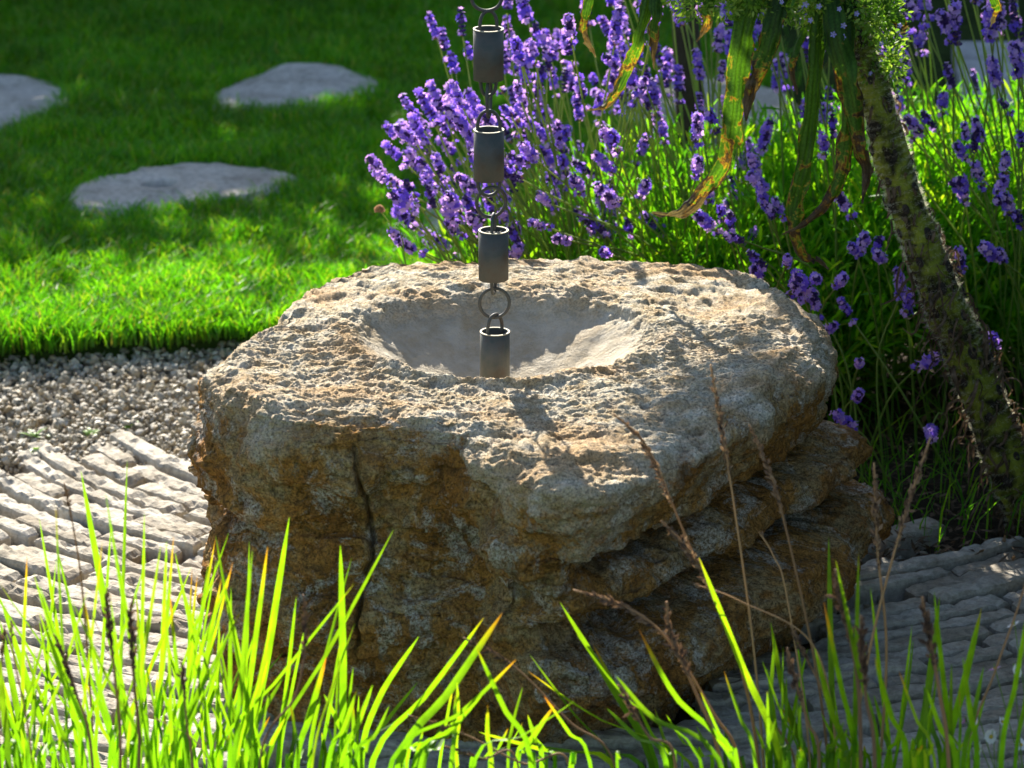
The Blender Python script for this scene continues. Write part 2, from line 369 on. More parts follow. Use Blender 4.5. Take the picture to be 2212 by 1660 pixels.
prof = [  # z, radius
    (.500, rr[0]), (.488, rr[0]*.5 + rr[1]*.5 + .004), (.468, rr[1]), (.440, rr[1]*.72+rr[2]*.28 + .008), (.412, rr[1]*.35+rr[2]*.65 + .008), (.385, rr[2]), (.350, rr[3]), (.338, rr[3] - .020*right),
    (.326, rr[3] - .15*right - .012*lefty), (.303, rr[3]*.7+rr[4]*.3 - .165*right - .022*lefty - .035*leftm), (.291, rr[3]*.4+rr[4]*.6 - .050*right - .016*lefty - .022*leftm), (.279, rr[4] - .014*right - .010*lefty),
    (.250, rr[4]), (.235, rr[4] - .012*right), (.224, rr[4] - .15*right), (.200, (rr[4]+rr[5])/2 - .165*right), (.188, rr[5] - .050*right), (.175, rr[5] - .012*right),
    (.140, rr[5]), (.112, rr[5] - .008), (.095, rr[5] - .02 - .08*right), (.075, rr[6] + .01 - .02*right), (.03, rr[6]), (-.03, rr[6] - .01)]
zs = np.array([p[0] for p in prof]); RR = np.array([p[1] for p in prof])
zrow = np.concatenate([np.linspace(.500, .468, 66)[:-1], np.linspace(.468, -.03, 205)]); nside = len(zrow)
rows = []
wig = fbm(np.stack([np.cos(th)*.5, np.sin(th)*.5, 0*th], -1), 5, 3) * .014   # bedding planes undulate
for z in zrow:
    zz = np.clip(z + wig * sstep(.45, .40, z) * sstep(-.03, .05, z), -.03, .5)
    col = np.empty(NTH)
    idx = np.clip(np.searchsorted(-zs, -zz) - 1, 0, len(zs) - 2)
    t = (zs[idx] - zz) / (zs[idx] - zs[idx+1]); t = t * t * (3 - 2*t) * .6 + t * .4
    ar = np.arange(NTH); col = RR[idx, ar] * (1 - t) + RR[idx+1, ar] * t
    rows.append(col)
S = np.array(rows)                           # (nside, NTH)
ntop = 230
tt = np.linspace(0.0, 1, ntop + 1)[:-1]
Rt = tt[:, None] * rr[0][None, :]
Pt = np.stack([O[0] + Rt * np.cos(th), O[1] + Rt * np.sin(th), np.full_like(Rt, .5)], -1)
Ps = np.stack([O[0] + S * np.cos(th), O[1] + S * np.sin(th), np.repeat(zrow[:, None], NTH, 1)], -1)
G = np.concatenate([Pt, Ps], 0)              # grid (rows, NTH, 3)
# bowl
Pc = V(-0.030, 5.205); ec = V(-0.010, 5.298); rot = R(6)
ea, eb = 0.225, 0.210
def bowl_t(x, y):
    dx, dy = x - Pc[0], y - Pc[1]; ox, oy = Pc[0] - ec[0], Pc[1] - ec[1]
    c, s_ = math.cos(rot), math.sin(rot)
    d1 = (dx*c + dy*s_)/ea; d2 = (-dx*s_ + dy*c)/eb; o1 = (ox*c + oy*s_)/ea; o2 = (-ox*s_ + oy*c)/eb
    A = d1*d1 + d2*d2 + 1e-12; B = o1*d1 + o2*d2; C = o1*o1 + o2*o2 - 1
    k = (-B + np.sqrt(np.maximum(B*B - A*C, 0))) / A
    return 1 / np.maximum(k, 1e-6)
bt = bowl_t(G[..., 0], G[..., 1]); topm = np.zeros(G.shape[:2]); topm[:ntop] = 1; topm[ntop:] = sstep(.468, .499, G[ntop:, :, 2])
jit = 1 + .035 * fbm(G, 9, 3)
bt = bt * jit * (1 + .02*noise(G, 38, 3.))
bm = (1 - sstep(.80, 1.06, bt)) * topm
bex = 1.15 + .85*sstep(-.1, .6, (G[..., 1]-Pc[1])/(np.abs(G[..., 0]-Pc[0]) + .02) * .6) * (1 - .5*sstep(.02, .2, G[..., 0]))
dep = np.where(bt < 1, (1 - np.clip(bt, 0, 1)**bex), 0)
Z0 = .012 * fbm(G, 3.0, 2, 5.0) * topm * sstep(.0, .25, np.abs(bt))
G[..., 2] += Z0
dist = np.hypot(G[..., 0] - Pc[0], G[..., 1] - Pc[1])
G[..., 2] -= topm * (0.112 * dep + .03 * (1 - sstep(.022, .034, dist)))
G[..., 2] += topm * .008 * np.exp(-((bt - 1.12)/.1)**2)
# displacement along the normal
def gridn(G):
    du = np.roll(G, -1, 1) - np.roll(G, 1, 1); dv = np.gradient(G, axis=0)
    return -norm(np.cross(du, dv))
N = gridn(G)
if N[ntop//2, 10, 2] < 0: N = -N
fine = 1 - .86 * bm
side = np.zeros(G.shape[:2]); side[ntop:] = 1
side = side * sstep(.485, .43, G[..., 2])
Q = G.copy(); Q[..., 2] *= 1.6
big = fbm(Q, 5, 3, 3.0)
mid = fbm(Q, 17, 3, 9.0)
Qf = G * V(.75, 1.25, 1.5); Qf = Qf + (.006 * np.stack([noise(G, 40, 3.), noise(G, 40, 7.), noise(G, 40, 11.)], -1))
rgh = fbm(Qf, 24, 5, 21., .76); rgh = np.sign(rgh)*np.abs(rgh)**.85
bil = np.abs(noise(Qf, 60, 33.)) + .5*np.abs(noise(Qf, 130, 35.))
pits = sstep(.25, .75, noise(G, 42, 51.)) * sstep(-.1, .4, noise(G, 7, 77.))
rowr = np.concatenate([tt, np.ones(nside)])
D = (.016 * big * (.35 + .65*side) + .012 * mid * (.35 + .65*np.maximum(side, sstep(.82, 1, rowr)[:, None]))) * fine
D = D + fine * (.0105 * rgh * (1 - .15*side) + .0035 * (bil - .4) * (1 - .5*side) - .004 * pits)
# steps broken by sharp facets on the sides
fac = np.floor((noise(Q, 9, 61.) + noise(Q, 21, 44.) * .4) * 3) / 3
D = D + (side*.020*(1 - .6*right) + (1-side)*.004*fine) * fac
edge_fade = np.ones(G.shape[0]); edge_fade[:3] = 0
# vertical crack on the front face and bounding ridges
tc = ang(*at_z(832, 955, .445)[:2])
zv = G[..., 2]
ctr = tc + .010 * noise(np.stack([zv*0, zv*0, zv], -1), 22) + .007 * noise(np.stack([zv*0+3, zv*0, zv], -1), 60) + .003 * noise(np.stack([zv*0+5, zv*0, zv], -1), 160)
cw = np.abs(th[None, :] - ctr) * np.hypot(G[..., 0]-O[0], G[..., 1]-O[1])
crk = np.exp(-(cw / .0028)**2) * sstep(.10, .2, zv) * sstep(.475, .45, zv) * side
D = D - .022 * crk
cw2 = np.abs(th[None, :] - (tc + .40 + .02*noise(np.stack([zv*0+9, zv*0, zv], -1), 15))) * .45
D = D - .010 * np.exp(-(cw2/.008)**2) * sstep(.15, .2, zv) * sstep(.44, .42, zv) * side
# second, horizontal, hairline
D = D - .008 * np.exp(-((zv - .315 - .012*noise(G, 8)) / .004)**2) * side * lefty[None, :]
D = D - .006 * np.exp(-((zv - .17 - .02*noise(G, 6, 4.)) / .005)**2) * side * lefty[None, :]
G = G + N * (D * edge_fade[:, None])[..., None]
G[0] = G[1].mean(0)
nr = G.shape[0]
I, J = np.meshgrid(np.arange(nr-1), np.arange(NTH), indexing='ij'); J2 = (J+1) % NTH
f = np.stack([I*NTH+J, (I+1)*NTH+J, (I+1)*NTH+J2, I*NTH+J2], -1).reshape(-1, 4)
base = V(O[0], O[1], 0)
me = mesh_np('stone_basin', G.reshape(-1, 3) - base, f, True)
rust = .92*sstep(.50, .40, G[..., 2] + .11*fbm(G, 7, 4, 12., .6) + .05*noise(G*V(1, 1, .3), 16, 5.)) * np.where(np.arange(G.shape[0])[:, None] >= ntop, 1, sstep(.93, 1, tt[np.minimum(np.arange(G.shape[0]), ntop-1)])[:, None]) 
greyz = sstep(.1, .6, fbm(G, 4, 3, 31.) + .25)
bulge = np.exp(-(((th[None, :] - R(-72)) / .35)**2)) * sstep(.24, .33, zv)
rust = np.clip(rust * (1 - .55*bulge*sstep(-.4, .3, mid)), 0, 1)
fattr(me, 'rust', rust.ravel()); fattr(me, 'basin', bm.ravel()); fattr(me, 'pit', np.clip(pits*fine*.7 + crk*1.2, 0, 1).ravel())
o = link('stone_basin', me, M['rock'], label='big rough limestone boulder with a shallow bowl carved in its top', cat='boulder')
o.location = base

# ------------------------------------------------------------------ paving of narrow setts laid in arcs
PC = V(0.06, 6.66)
paving = thing('paving', '', ''); paving['kind'] = 'structure'; del_keys = [k for k in ('label', 'category') if k in paving]
for k in del_keys: del paving[k]
def rock_clear(x, y, m=0.0):
    a = math.atan2(y - O[1], x - O[0]); a2 = a if a < R(170) else a - 2*math.pi
    return math.hypot(x-O[0], y-O[1]) > np.interp(a2, th, rr[6]) + m
def sett_mesh(r0, r1, a0, a1, h, seed):
    L = (a1 - a0) * (r0 + r1) / 2; nl = max(8, int(L / .012))
    ee = .007 / L; u = np.concatenate([[-1, -1 + ee], np.linspace(-1 + 4*ee, 1 - 4*ee, nl), [1 - ee, 1]]); w = np.array([-1, -.88, -.62, -.3, 0, .3, .62, .88, 1])
    U, Wd = np.meshgrid(u, w, indexing='ij')
    am = (a0 + a1) / 2; ah = (a1 - a0) / 2; rm = (r0+r1)/2; rh = (r1-r0)/2
    edge = np.maximum(sstep(.80, 1.0, np.abs(Wd))**1.5, sstep(1 - 3*ee, 1.0, np.abs(U))**1.5)
    rndc = 1 - .22 * sstep(1 - 5*ee, 1.0, np.abs(U))**2
    rad = rm + rh * Wd * rndc; aa = am + ah * U
    X = PC[0] + rad * np.cos(aa); Y = PC[1] + rad * np.sin(aa); Z = h - .0075 * edge
    P = np.stack([X, Y, Z], -1)
    nn = fbm(P, 28, 3, seed); P[..., 2] += .0035 * nn + .0022*noise(P, 110, seed) - .006*sstep(.35, .7, noise(P, 45, seed+3))
    P[..., 0] += 0.0018 * noise(P, 40, seed + 5); P[..., 1] += .0022 * noise(P, 40, seed + 9)
    a, b = P.shape[:2]
    I, J = np.meshgrid(np.arange(a-1), np.arange(b-1), indexing='ij')
    f = [np.stack([I*b+J, (I+1)*b+J, (I+1)*b+J+1, I*b+J+1], -1).reshape(-1, 4)]
    loop = [i*b for i in range(a)] + [(a-1)*b+j for j in range(1, b)] + [i*b+b-1 for i in range(a-2, -1, -1)] + [j for j in range(b-2, 0, -1)]
    v = P.reshape(-1, 3); lo = v[loop].copy(); lo[:, 2] = -.035; c = v.mean(0)
    lo[:, :2] = c[:2] + (lo[:, :2] - c[:2]) * 1.0
    k = len(loop); base_i = len(v); v = np.vstack([v, lo])
    f.append(np.array([[loop[i], base_i+i, base_i+(i+1) % k, loop[(i+1) % k]] for i in range(k)]))
    me = mesh_np('sett', v, [np.concatenate(f)], False)
    return me
rad = .62; cnt = 0
gaps_pts = []
while rad < 2.10:
    wd = rnd.uniform(.038, .054); a = R(-183) + rnd.uniform(0, .1); ring_end = R(-36)
    while a < ring_end:
        L = rnd.choice([.15, .21, .27, .33, .42, .5]) * rnd.uniform(.85, 1.15); da = L / rad
        x, y = PC[0] + rad*math.cos(a + da/2), PC[1] + rad*math.sin(a + da/2)
        yend = 6.28 + .07*math.sin(rad*23) - .32*max(0, -x-.62) if x < 0 else 5.74 + .06*math.sin(rad*31)
        ok = y + .5*L*abs(math.cos(a+da/2)) < yend + .03 and -1.35 < x < 1.25 and y > 4.5
        if ok and not (rock_clear(x, y, -.06)): ok = False
        if ok and rnd.random() > .02:
            rj = rnd.uniform(-.003, .003)
            me = sett_mesh(rad + .003 + rj, rad + wd - .005 + rj, a + .004/rad, a + da - rnd.uniform(.005, .012)/rad, rnd.uniform(.010, .026), rnd.uniform(0, 90))
            link('paving_stone', me, M['sett'], paving); cnt += 1
        a += da
    rad += wd
print('setts', cnt)

# ------------------------------------------------------------------ gravel
def ico():
    t = (1 + 5**.5) / 2
    v = norm(np.array([(-1,t,0),(1,t,0),(-1,-t,0),(1,-t,0),(0,-1,t),(0,1,t),(0,-1,-t),(0,1,-t),(t,0,-1),(t,0,1),(-t,0,-1),(-t,0,1)], float))
    f = np.array([(0,11,5),(0,5,1),(0,1,7),(0,7,10),(0,10,11),(1,5,9),(5,11,4),(11,10,2),(10,7,6),(7,1,8),(3,9,4),(3,4,2),(3,2,6),(3,6,8),(3,8,9),(4,9,5),(2,4,11),(6,2,10),(8,6,7),(9,8,1)])
    return v, f
IV, IF = ico()
def pebbles(xy, size, z):
    n = len(xy); s = size[:, None] * RS.uniform(.55, 1.25, (n, 3)) * V(1, 1, .7)
    v = IV[None] * s[:, None, :] * RS.uniform(.62, 1.3, (n, 12, 1))
    ax = norm(RS.normal(size=(n, 3)) + V(0, 0, 1.5)); a = RS.uniform(0, 2*np.pi, n)
    K = np.zeros((n, 3, 3)); K[:, 0, 1] = -ax[:, 2]; K[:, 0, 2] = ax[:, 1]; K[:, 1, 0] = ax[:, 2]; K[:, 1, 2] = -ax[:, 0]; K[:, 2, 0] = -ax[:, 1]; K[:, 2, 1] = ax[:, 0]
    Rm = np.eye(3) + np.sin(a)[:, None, None]*K + (1-np.cos(a))[:, None, None]*(K@K)
    v = np.einsum('nij,nkj->nki', Rm, v)
    v[..., 0] += xy[:, 0:1]; v[..., 1] += xy[:, 1:2]; v[..., 2] += z[:, None]
    f = (IF[None] + (np.arange(n)*12)[:, None, None]).reshape(-1, 3)
    uv = np.repeat(np.stack([RS.uniform(0, 1, n), np.zeros(n)], -1), 12, 0)
    return v.reshape(-1, 3), f, uv
xy1 = np.stack([RS.uniform(-1.45, -0.05, 27000), RS.uniform(5.7, 6.95, 27000)], -1)
xy1 = xy1[(xy1[:, 1] > 6.12) & (xy1[:, 1] < lawn_edge(xy1[:, 0]) + .03)]
xy2 = np.stack([RS.uniform(-1.4, 1.35, 6500), RS.uniform(4.5, 6.3, 6500)], -1)
xy2 = xy2[xy2[:, 1] < np.where(xy2[:, 0] < 0, 6.3, 5.72)]
xy3 = np.stack([RS.uniform(.5, 1.4, 260), 5.55 + .3*RS.uniform(0, 1, 260)**2], -1)
xy = np.vstack([xy1, xy2, xy3]); sz = np.concatenate([RS.uniform(.0035, .0095, len(xy1)), RS.uniform(.003, .0075, len(xy2)), RS.uniform(.004, .009, len(xy3))])
zz = np.concatenate([RS.uniform(-.012, .012, len(xy1)), RS.uniform(-.014, -.006, len(xy2)), RS.uniform(-.02, -.005, len(xy3))])
v, f, uv = pebbles(xy, sz, zz)
link('gravel', mesh_np('gravel', v, f, False, uv), M['gravel'], kind='stuff')
P, f = grid_sheet(-1.9, .55, 5.9, 7.05, 60, 30, lambda P: -.012 + .006*noise(P, 8))
link('gravel_bed', mesh_np('gravel_bed', P, f), m_simple('gravel_grit', (0.22, 0.19, 0.15), .9, .2, nsc=150, amp=.7, bd=.006), kind='structure')

P, f = grid_sheet(.25, 2.2, 5.0, 7.4, 90, 110, lambda P: -.022 + .008*noise(P, 14) + .03*sstep(5.6, 6.2, P[:, 1]))
link('soil_bed', mesh_np('soil_bed', P, f, True), M['ground'], kind='structure')
# ------------------------------------------------------------------ stepping stones
def slab_mesh(pts, zt, seed, hole=None, th_=.06):
    c = np.mean(np.array(pts), 0); N1 = 96; a = np.linspace(-np.pi, np.pi, N1, endpoint=False)
    p = np.array(pts) - c; aa = np.arctan2(p[:, 1], p[:, 0]); r = np.hypot(p[:, 0], p[:, 1]); o = np.argsort(aa)
    rrr = np.interp(a, np.concatenate([aa[o]-2*np.pi, aa[o], aa[o]+2*np.pi]), np.tile(r[o], 3))
    rings = []
    for k, t in enumerate(np.linspace(0, 1, 34)):
        x = c[0] + rrr*t*np.cos(a); y = c[1] + rrr*t*np.sin(a); Pk = np.stack([x, y, np.full(N1, zt)], -1)
        if k: 
            Pk[:, 0] += .012*t*noise(Pk, 14, seed); Pk[:, 1] += .012*t*noise(Pk, 14, seed+4)
        Pk[:, 2] += .010*fbm(Pk, 9, 3, seed) + .004*np.floor(noise(Pk, 7, seed+8)*3)/1.5 - .02*max(0, t-.93)/.07
        if hole:
            d = np.hypot(Pk[:, 0]-hole[0], Pk[:, 1]-hole[1]); Pk[:, 2] -= .055*(1 - sstep(.028, .038, d))
        rings.append(Pk)
    low = rings[-1].copy(); low[:, 2] = zt - th_; rings.append(low)
    Gk = np.array(rings); nr = len(rings)
    I, J = np.meshgrid(np.arange(nr-1), np.arange(N1), indexing='ij'); J2 = (J+1) % N1
    return mesh_np('stepping_stone', Gk.reshape(-1, 3), np.stack([I*N1+J, (I+1)*N1+J, (I+1)*N1+J2, I*N1+J2], -1).reshape(-1, 4), True)
SZ = .062
st_px = [
 ('flat pale stepping stone in the shaded lawn, nearest one, with a small round hole', [(145,412),(160,400),(290,372),(330,352),(440,341),(520,352),(640,375),(650,385),(590,410),(500,428),(400,440),(260,455),(150,450),(140,430)], at_z(345, 400, SZ)[:2]),
 ('flat pale stepping stone in the lawn behind the holed one, just left of the chain', [(455,205),(480,190),(500,175),(560,155),(640,137),(720,140),(760,150),(830,180),(835,195),(740,215),(600,232),(455,228)], None),
 ('flat pale stepping stone cut off by the left edge of the photo', [(-170,190),(-60,160),(0,158),(60,160),(140,182),(150,195),(110,235),(40,262),(0,275),(-120,270),(-200,230)], None),
 ('flat grey stepping stone half hidden behind the left lavender flowers', [(905,470),(960,432),(1060,425),(1180,440),(1240,470),(1180,500),(1040,515),(930,500)], None),
 ('flat grey stepping stone in the shade far behind the lavender stems', [(1300,230),(1350,180),(1480,165),(1640,175),(1720,215),(1640,262),(1480,275),(1350,262)], None)]
stones_xy = []
for lab, px, hole in st_px:
    pts = [at_z(x, y, SZ)[:2] for x, y in px]
    o = link('stepping_stone', slab_mesh(pts, SZ, rnd.uniform(0, 50), hole), M['step'], label=lab, cat='stepping stone', group='stepping stones set in the lawn')
    stones_xy.append(np.array(pts))
c = at_z(345, 404, SZ)
v, f, uv = pebbles(np.array([[c[0], c[1]+.004]]), np.array([.022]), np.array([SZ - .046]))
link('pebble', mesh_np('pebble', v, f, True, uv), M['gravel'], label='dark pebble lying in the hole of the nearest stepping stone', cat='pebble')
# grey slab path at the right
pa = thing('path', '', ''); pa['kind'] = 'structure'
for k in ('label', 'category'):
    if k in pa: del pa[k]
for k, (y0, y1) in enumerate([(6.9, 7.75), (7.76, 8.6), (8.61, 9.45)]):
    mb = MB(); off = .10 * k
    x0, x1 = .98 + off*0.6, 1.9 + off
    Pq = np.array([(x0, y0, 0), (x1, y0, 0), (x1+.06, y1, 0), (x0+.06, y1, 0)], float)
    bv = .006; top = Pq.copy(); top[:, 2] = .03; cc = top.mean(0); ins = cc + (top - cc)*(1-.015); ins[:, 2] = .036
    lowv = Pq.copy(); lowv[:, 2] = -.03
    mb.add(np.vstack([ins, top, lowv]), [(0,1,2,3)] + [(i, 4+i, 4+(i+1) % 4, (i+1) % 4) for i in range(4)] + [(4+i, 8+i, 8+(i+1) % 4, 4+(i+1) % 4) for i in range(4)])
    link('paving_slab', mb.mesh('paving_slab'), M['slab'], pa)

# ------------------------------------------------------------------ lawn grass
def inpoly(x, y, P):
    c = np.zeros(len(x), bool); j = len(P) - 1
    for i in range(len(P)):
        k = (P[i, 1] > y) != (P[j, 1] > y)
        t = (P[j, 0]-P[i, 0]) * (y-P[i, 1]) / (P[j, 1]-P[i, 1] + 1e-12) + P[i, 0]
        c ^= k & (x < t); j = i
    return c
def blades(n, x, y, z0, hmin, hmax, wmin, wmax, lean=.6):
    h = RS.uniform(hmin, hmax, n); w = RS.uniform(wmin, wmax, n) / 2; a = RS.uniform(0, 2*np.pi, n); b = RS.uniform(0, 2*np.pi, n)
    ln = h * RS.uniform(.1, lean, n) * (1 if np.isscalar(lean) else 1)
    base = np.stack([x, y, z0], -1); d = np.stack([np.cos(a), np.sin(a), 0*a], -1); s = np.stack([np.cos(b), np.sin(b), 0*b], -1)
    up = V(0, 0, 1)
    m1 = base + d*(ln*.22)[:, None] + up*(h*.5)[:, None]; m2 = base + d*(ln*.75)[:, None] + up*(h*.85)[:, None]; tp = base + d*(ln*1.3)[:, None] + up*h[:, None]
    W_ = s * w[:, None]
    v = np.stack([base - W_, base + W_, m1 - W_, m1 + W_, m2 - W_*.7, m2 + W_*.7, tp], 1)
    f4 = np.array([(0,1,3,2), (2,3,5,4)]); f3 = np.array([(4,5,6)])
    k = np.arange(n)[:, None, None]*7
    u = RS.uniform(0, 1, n)**1.0
    uv = np.stack([np.repeat(u, 7), np.tile([0,0,.5,.5,.85,.85,1.], n)], -1)
    return v.reshape(-1, 3), (f4[None]+k).reshape(-1, 4), (f3[None]+k).reshape(-1, 3), uv
n = 330000
# more blades where the lawn is close
y = 6.62 + (10.9 - 6.62) * RS.uniform(0, 1, n)**1.15; x = RS.uniform(-1.75, 1.0, n)
keep = (y > lawn_edge(x) - .012 + .03*RS.uniform(-1, .6, n)) & (~in_bed(x, y) | (RS.uniform(0, 1, n) < .02))
vis = np.abs(x) < (.16*y + .25); keep &= vis | (RS.uniform(0, 1, n) < .35)
for S_ in stones_xy:
    cc = S_.mean(0); keep &= ~inpoly(x, y, cc + (S_ - cc)*.94)
x, y = x[keep], y[keep]; n = len(x)
patch = fbm(np.stack([x, y, 0*x], -1), 9, 2)
hh = 1 + .35*patch
v, f4, f3, uv = blades(n, x, y, np.full(n, .030), .028, .060, .0022, .0042, .8)
v = v.reshape(n, 7, 3); v[..., 2] = .030 + (v[..., 2]-.030)*hh[:, None]; v = v.reshape(-1, 3)
print('turf blades', n)
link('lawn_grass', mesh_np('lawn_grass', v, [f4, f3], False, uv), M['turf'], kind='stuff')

# ------------------------------------------------------------------ rain chain
dC = Pc[1]
chain = thing('rain_chain', 'dark metal rain chain of four open cups and rings hanging over the stone bowl', 'rain chain', loc=tuple(at_d(1066, 840, dC)))
def cpt(px, py): return V(*at_d(px, py, dC))
def cup(pxt, pyt, hgt=.076, rad=.0222):
    t = cpt(pxt, pyt); z1, z0 = t[2], t[2]-hgt
    mb = MB(); k = 48; a = np.arange(k)/k*2*np.pi
    rings = [(rad-.0022, z0), (rad, z0+.0005), (rad, z1-.0012), (rad-.0024, z1-.0012), (rad-.0026, z0+.002)]
    v = np.concatenate([np.stack([t[0]+r*np.cos(a), t[1]+r*np.sin(a), np.full(k, z)], -1) for r, z in rings])
    f = np.array([(i*k+j, i*k+(j+1) % k, (i+1)*k+(j+1) % k, (i+1)*k+j) for i in range(4) for j in range(k)])
    mb.add(v, f); o = child('cup', mb.mesh('cup', True), M['metal'], chain)
    mb = MB(); rings = [(rad+.0002, z1-.0012), (rad+.0002, z1), (rad-.0026, z1), (rad-.0026, z1-.0012)]
    v = np.concatenate([np.stack([t[0]+r*np.cos(a), t[1]+r*np.sin(a), np.full(k, z)], -1) for r, z in rings])
    f = np.array([(i*k+j, i*k+(j+1) % k, (i+1)*k+(j+1) % k, (i+1)*k+j) for i in range(3) for j in range(k)])
    mb.add(v, f); child('rim', mb.mesh('rim', False), M['rim'], o)
    return o, t, z0, z1
WR = .0026
def bail(c, z, w, h, sgn, rotd, parent):
    mb = MB(); a = np.linspace(0, np.pi, 20); q = R(rotd)
    xs = np.cos(a)*w; hs = np.where(np.ones(20), np.sin(a)**.75*h, 0)
    pts = [(xs[0], -.010)] + list(zip(xs, hs)) + [(xs[-1], -.010)]
    path = np.array([[c[0]+p*math.cos(q), c[1]+p*math.sin(q), z+sgn*s_] for p, s_ in pts]); tube(mb, path, WR, 8)
    child('bail', mb.mesh('bail', True), M['metal'], parent)
def ring(c, rx, rz, rotd, tilt=0):
    mb = MB(); a = np.arange(36)/36*2*np.pi; q = R(rotd)
    path = np.stack([c[0]+rx*np.cos(a)*math.cos(q) + rz*np.sin(a)*math.sin(R(tilt)), c[1]+rx*np.cos(a)*math.sin(q), c[2]+rz*np.sin(a)], -1)
    tube(mb, path, WR, 8, closed=True); child('ring', mb.mesh('ring', True), M['metal'], chain)
PX = 1/ (FPX / (dC*math.cos(R(PITCH)) + 1.5*math.sin(R(PITCH))))
cups = [cup(1055, 62), cup(1056, 280), cup(1066, 497), cup(1069, 716)]
o, t, z0, z1 = cups[0]; bail(t, z1, .0165*.8, .026, 1, 20, o); bail(t, z0, .0125, .024, -1, 25, o)
o, t, z0, z1 = cups[1]; bail(t, z1, .0165, .028, 1, 0, o); bail(t, z0, .0165, .024, -1, 8, o)
o, t, z0, z1 = cups[2]; bail(t, z1, .0150, .024, 1, 82, o); bail(t, z0, .0130, .022, -1, 78, o)
o, t, z0, z1 = cups[3]; bail(t, z1, .0150, .026, 1, 45, o)
ring(cpt(1051, -2), .0215, .0175, 0); ring(cpt(1056, 212), .0155, .0285, 80)
ring(cpt(1061, 437), .0215, .0225, 8, 3); ring(cpt(1068, 655), .0222, .0225, 6)
o_, t, z0, z1 = cups[2]
mb = MB(); v, f, uv = pebbles(np.stack([t[0]+RS.uniform(-.014, .014, 60), t[1]+RS.uniform(-.014, .014, 60)], -1), RS.uniform(.0015, .003, 60), np.full(60, z1-.006))
o = link('debris', mesh_np('debris', v, f, False, uv), M['gravel'], chain, kind='stuff'); o.location = -chain.location

# ------------------------------------------------------------------ lavender
def floret_geo(mb, c, dirn, s, u):
    up = norm(np.cross(dirn, RS.normal(size=3))); sd = np.cross(dirn, up)
    a0 = RS.uniform(0, 6.28); pts = [c]; f = []
    for k in range(5):
        a = a0 + k*2*np.pi/5; d = np.cos(a)*up + np.sin(a)*sd; e = np.cos(a+.6)*up + np.sin(a+.6)*sd; g_ = np.cos(a-.6)*up+np.sin(a-.6)*sd
        i = len(pts); pts += [c + s*.75*g_ + dirn*s*.1, c + s*1.1*d + dirn*s*.25, c + s*.75*e + dirn*s*.1]
        f.append((0, i, i+1, i+2))
    mb.add(pts, f, None, np.tile([u, 0.], (len(pts), 1)))
def calyx_geo(mb, p0, d, L, r, u):
    up = norm(np.cross(d, RS.normal(size=3))); sd = np.cross(d, up); pts = [p0]; f3 = []; k = 5
    for t, q in ((.5, 1.), (1., .8)):
        for j in range(k): a = j/k*6.283; pts.append(p0 + d*L*t + (np.cos(a)*up + np.sin(a)*sd)*r*q)
    f4 = []
    for j in range(k): f3.append((0, 1+j, 1+(j+1) % k)); f4.append((1+j, 1+k+j, 1+k+(j+1) % k, 1+(j+1) % k))
    pts.append(p0 + d*L*1.0); f3 += [(2*k+1, 1+k+(j+1) % k, 1+k+j) for j in range(k)]
    mb.add(pts, f4, f3, np.tile([u, 0.], (len(pts), 1)))
def spike_meshes(kind):                      # a flower spike along +Z, base at the origin
    ca, fl = MB(), MB()
    L = rnd.uniform(.038, .06) if kind < 6 else rnd.uniform(.022, .034); nw = int(L / .0068); gap = rnd.random() < .5
    hue = rnd.uniform(0, .45); fp = .22 if kind in (4, 8) else .66
    for i in range(nw):
        z = i * L/nw
        if gap and i == 0: z -= .012
        ft = math.sin(math.pi * (i + .8)/(nw + .6))**.5
        m = int(8*ft) + 2; a0 = rnd.uniform(0, 6)
        for j in range(m):
            a = a0 + j/m*6.283 + rnd.uniform(-.2, .2); el = rnd.uniform(.5, .95) + i/nw*.25
            d = norm(V(math.cos(a)*math.cos(el), math.sin(a)*math.cos(el), math.sin(el))); p0 = V(0, 0, z)
            Lc = rnd.uniform(.0065, .009)*(.6+.4*ft); calyx_geo(ca, p0 + d*.001, d, Lc, .0019, min(1, rnd.uniform(0, .9) + (.25 if i == 0 else 0)))
            if rnd.random() < fp:
                d2 = norm(d + V(0, 0, -.35)+RS.normal(size=3)*.2)
                floret_geo(fl, p0 + d*(Lc+.0022), d2, rnd.uniform(.0038, .0056), min(1, hue + rnd.uniform(0, .75)))
    fl2 = fl.mesh('spike_florets', False)
    nca = ca.n
    # one mesh, two materials
    v = np.concatenate(ca.v + fl.v); uv = np.concatenate(ca.uv + fl.uv)
    f4c = np.concatenate(ca.f4); f3c = np.concatenate(ca.f3); f4f = np.concatenate(fl.f4) + nca
    me = mesh_np('flower_spike', v, [f4c, f3c, f4f], False, uv)
    me.materials.append(M['calyx']); me.materials.append(M['floret'])
    mi = np.zeros(len(f4c)+len(f3c)+len(f4f), np.int32); mi[len(f4c)+len(f3c):] = 1
    me.polygons.foreach_set('material_index', mi)
    return me
spikes = [spike_meshes(i) for i in range(9)]
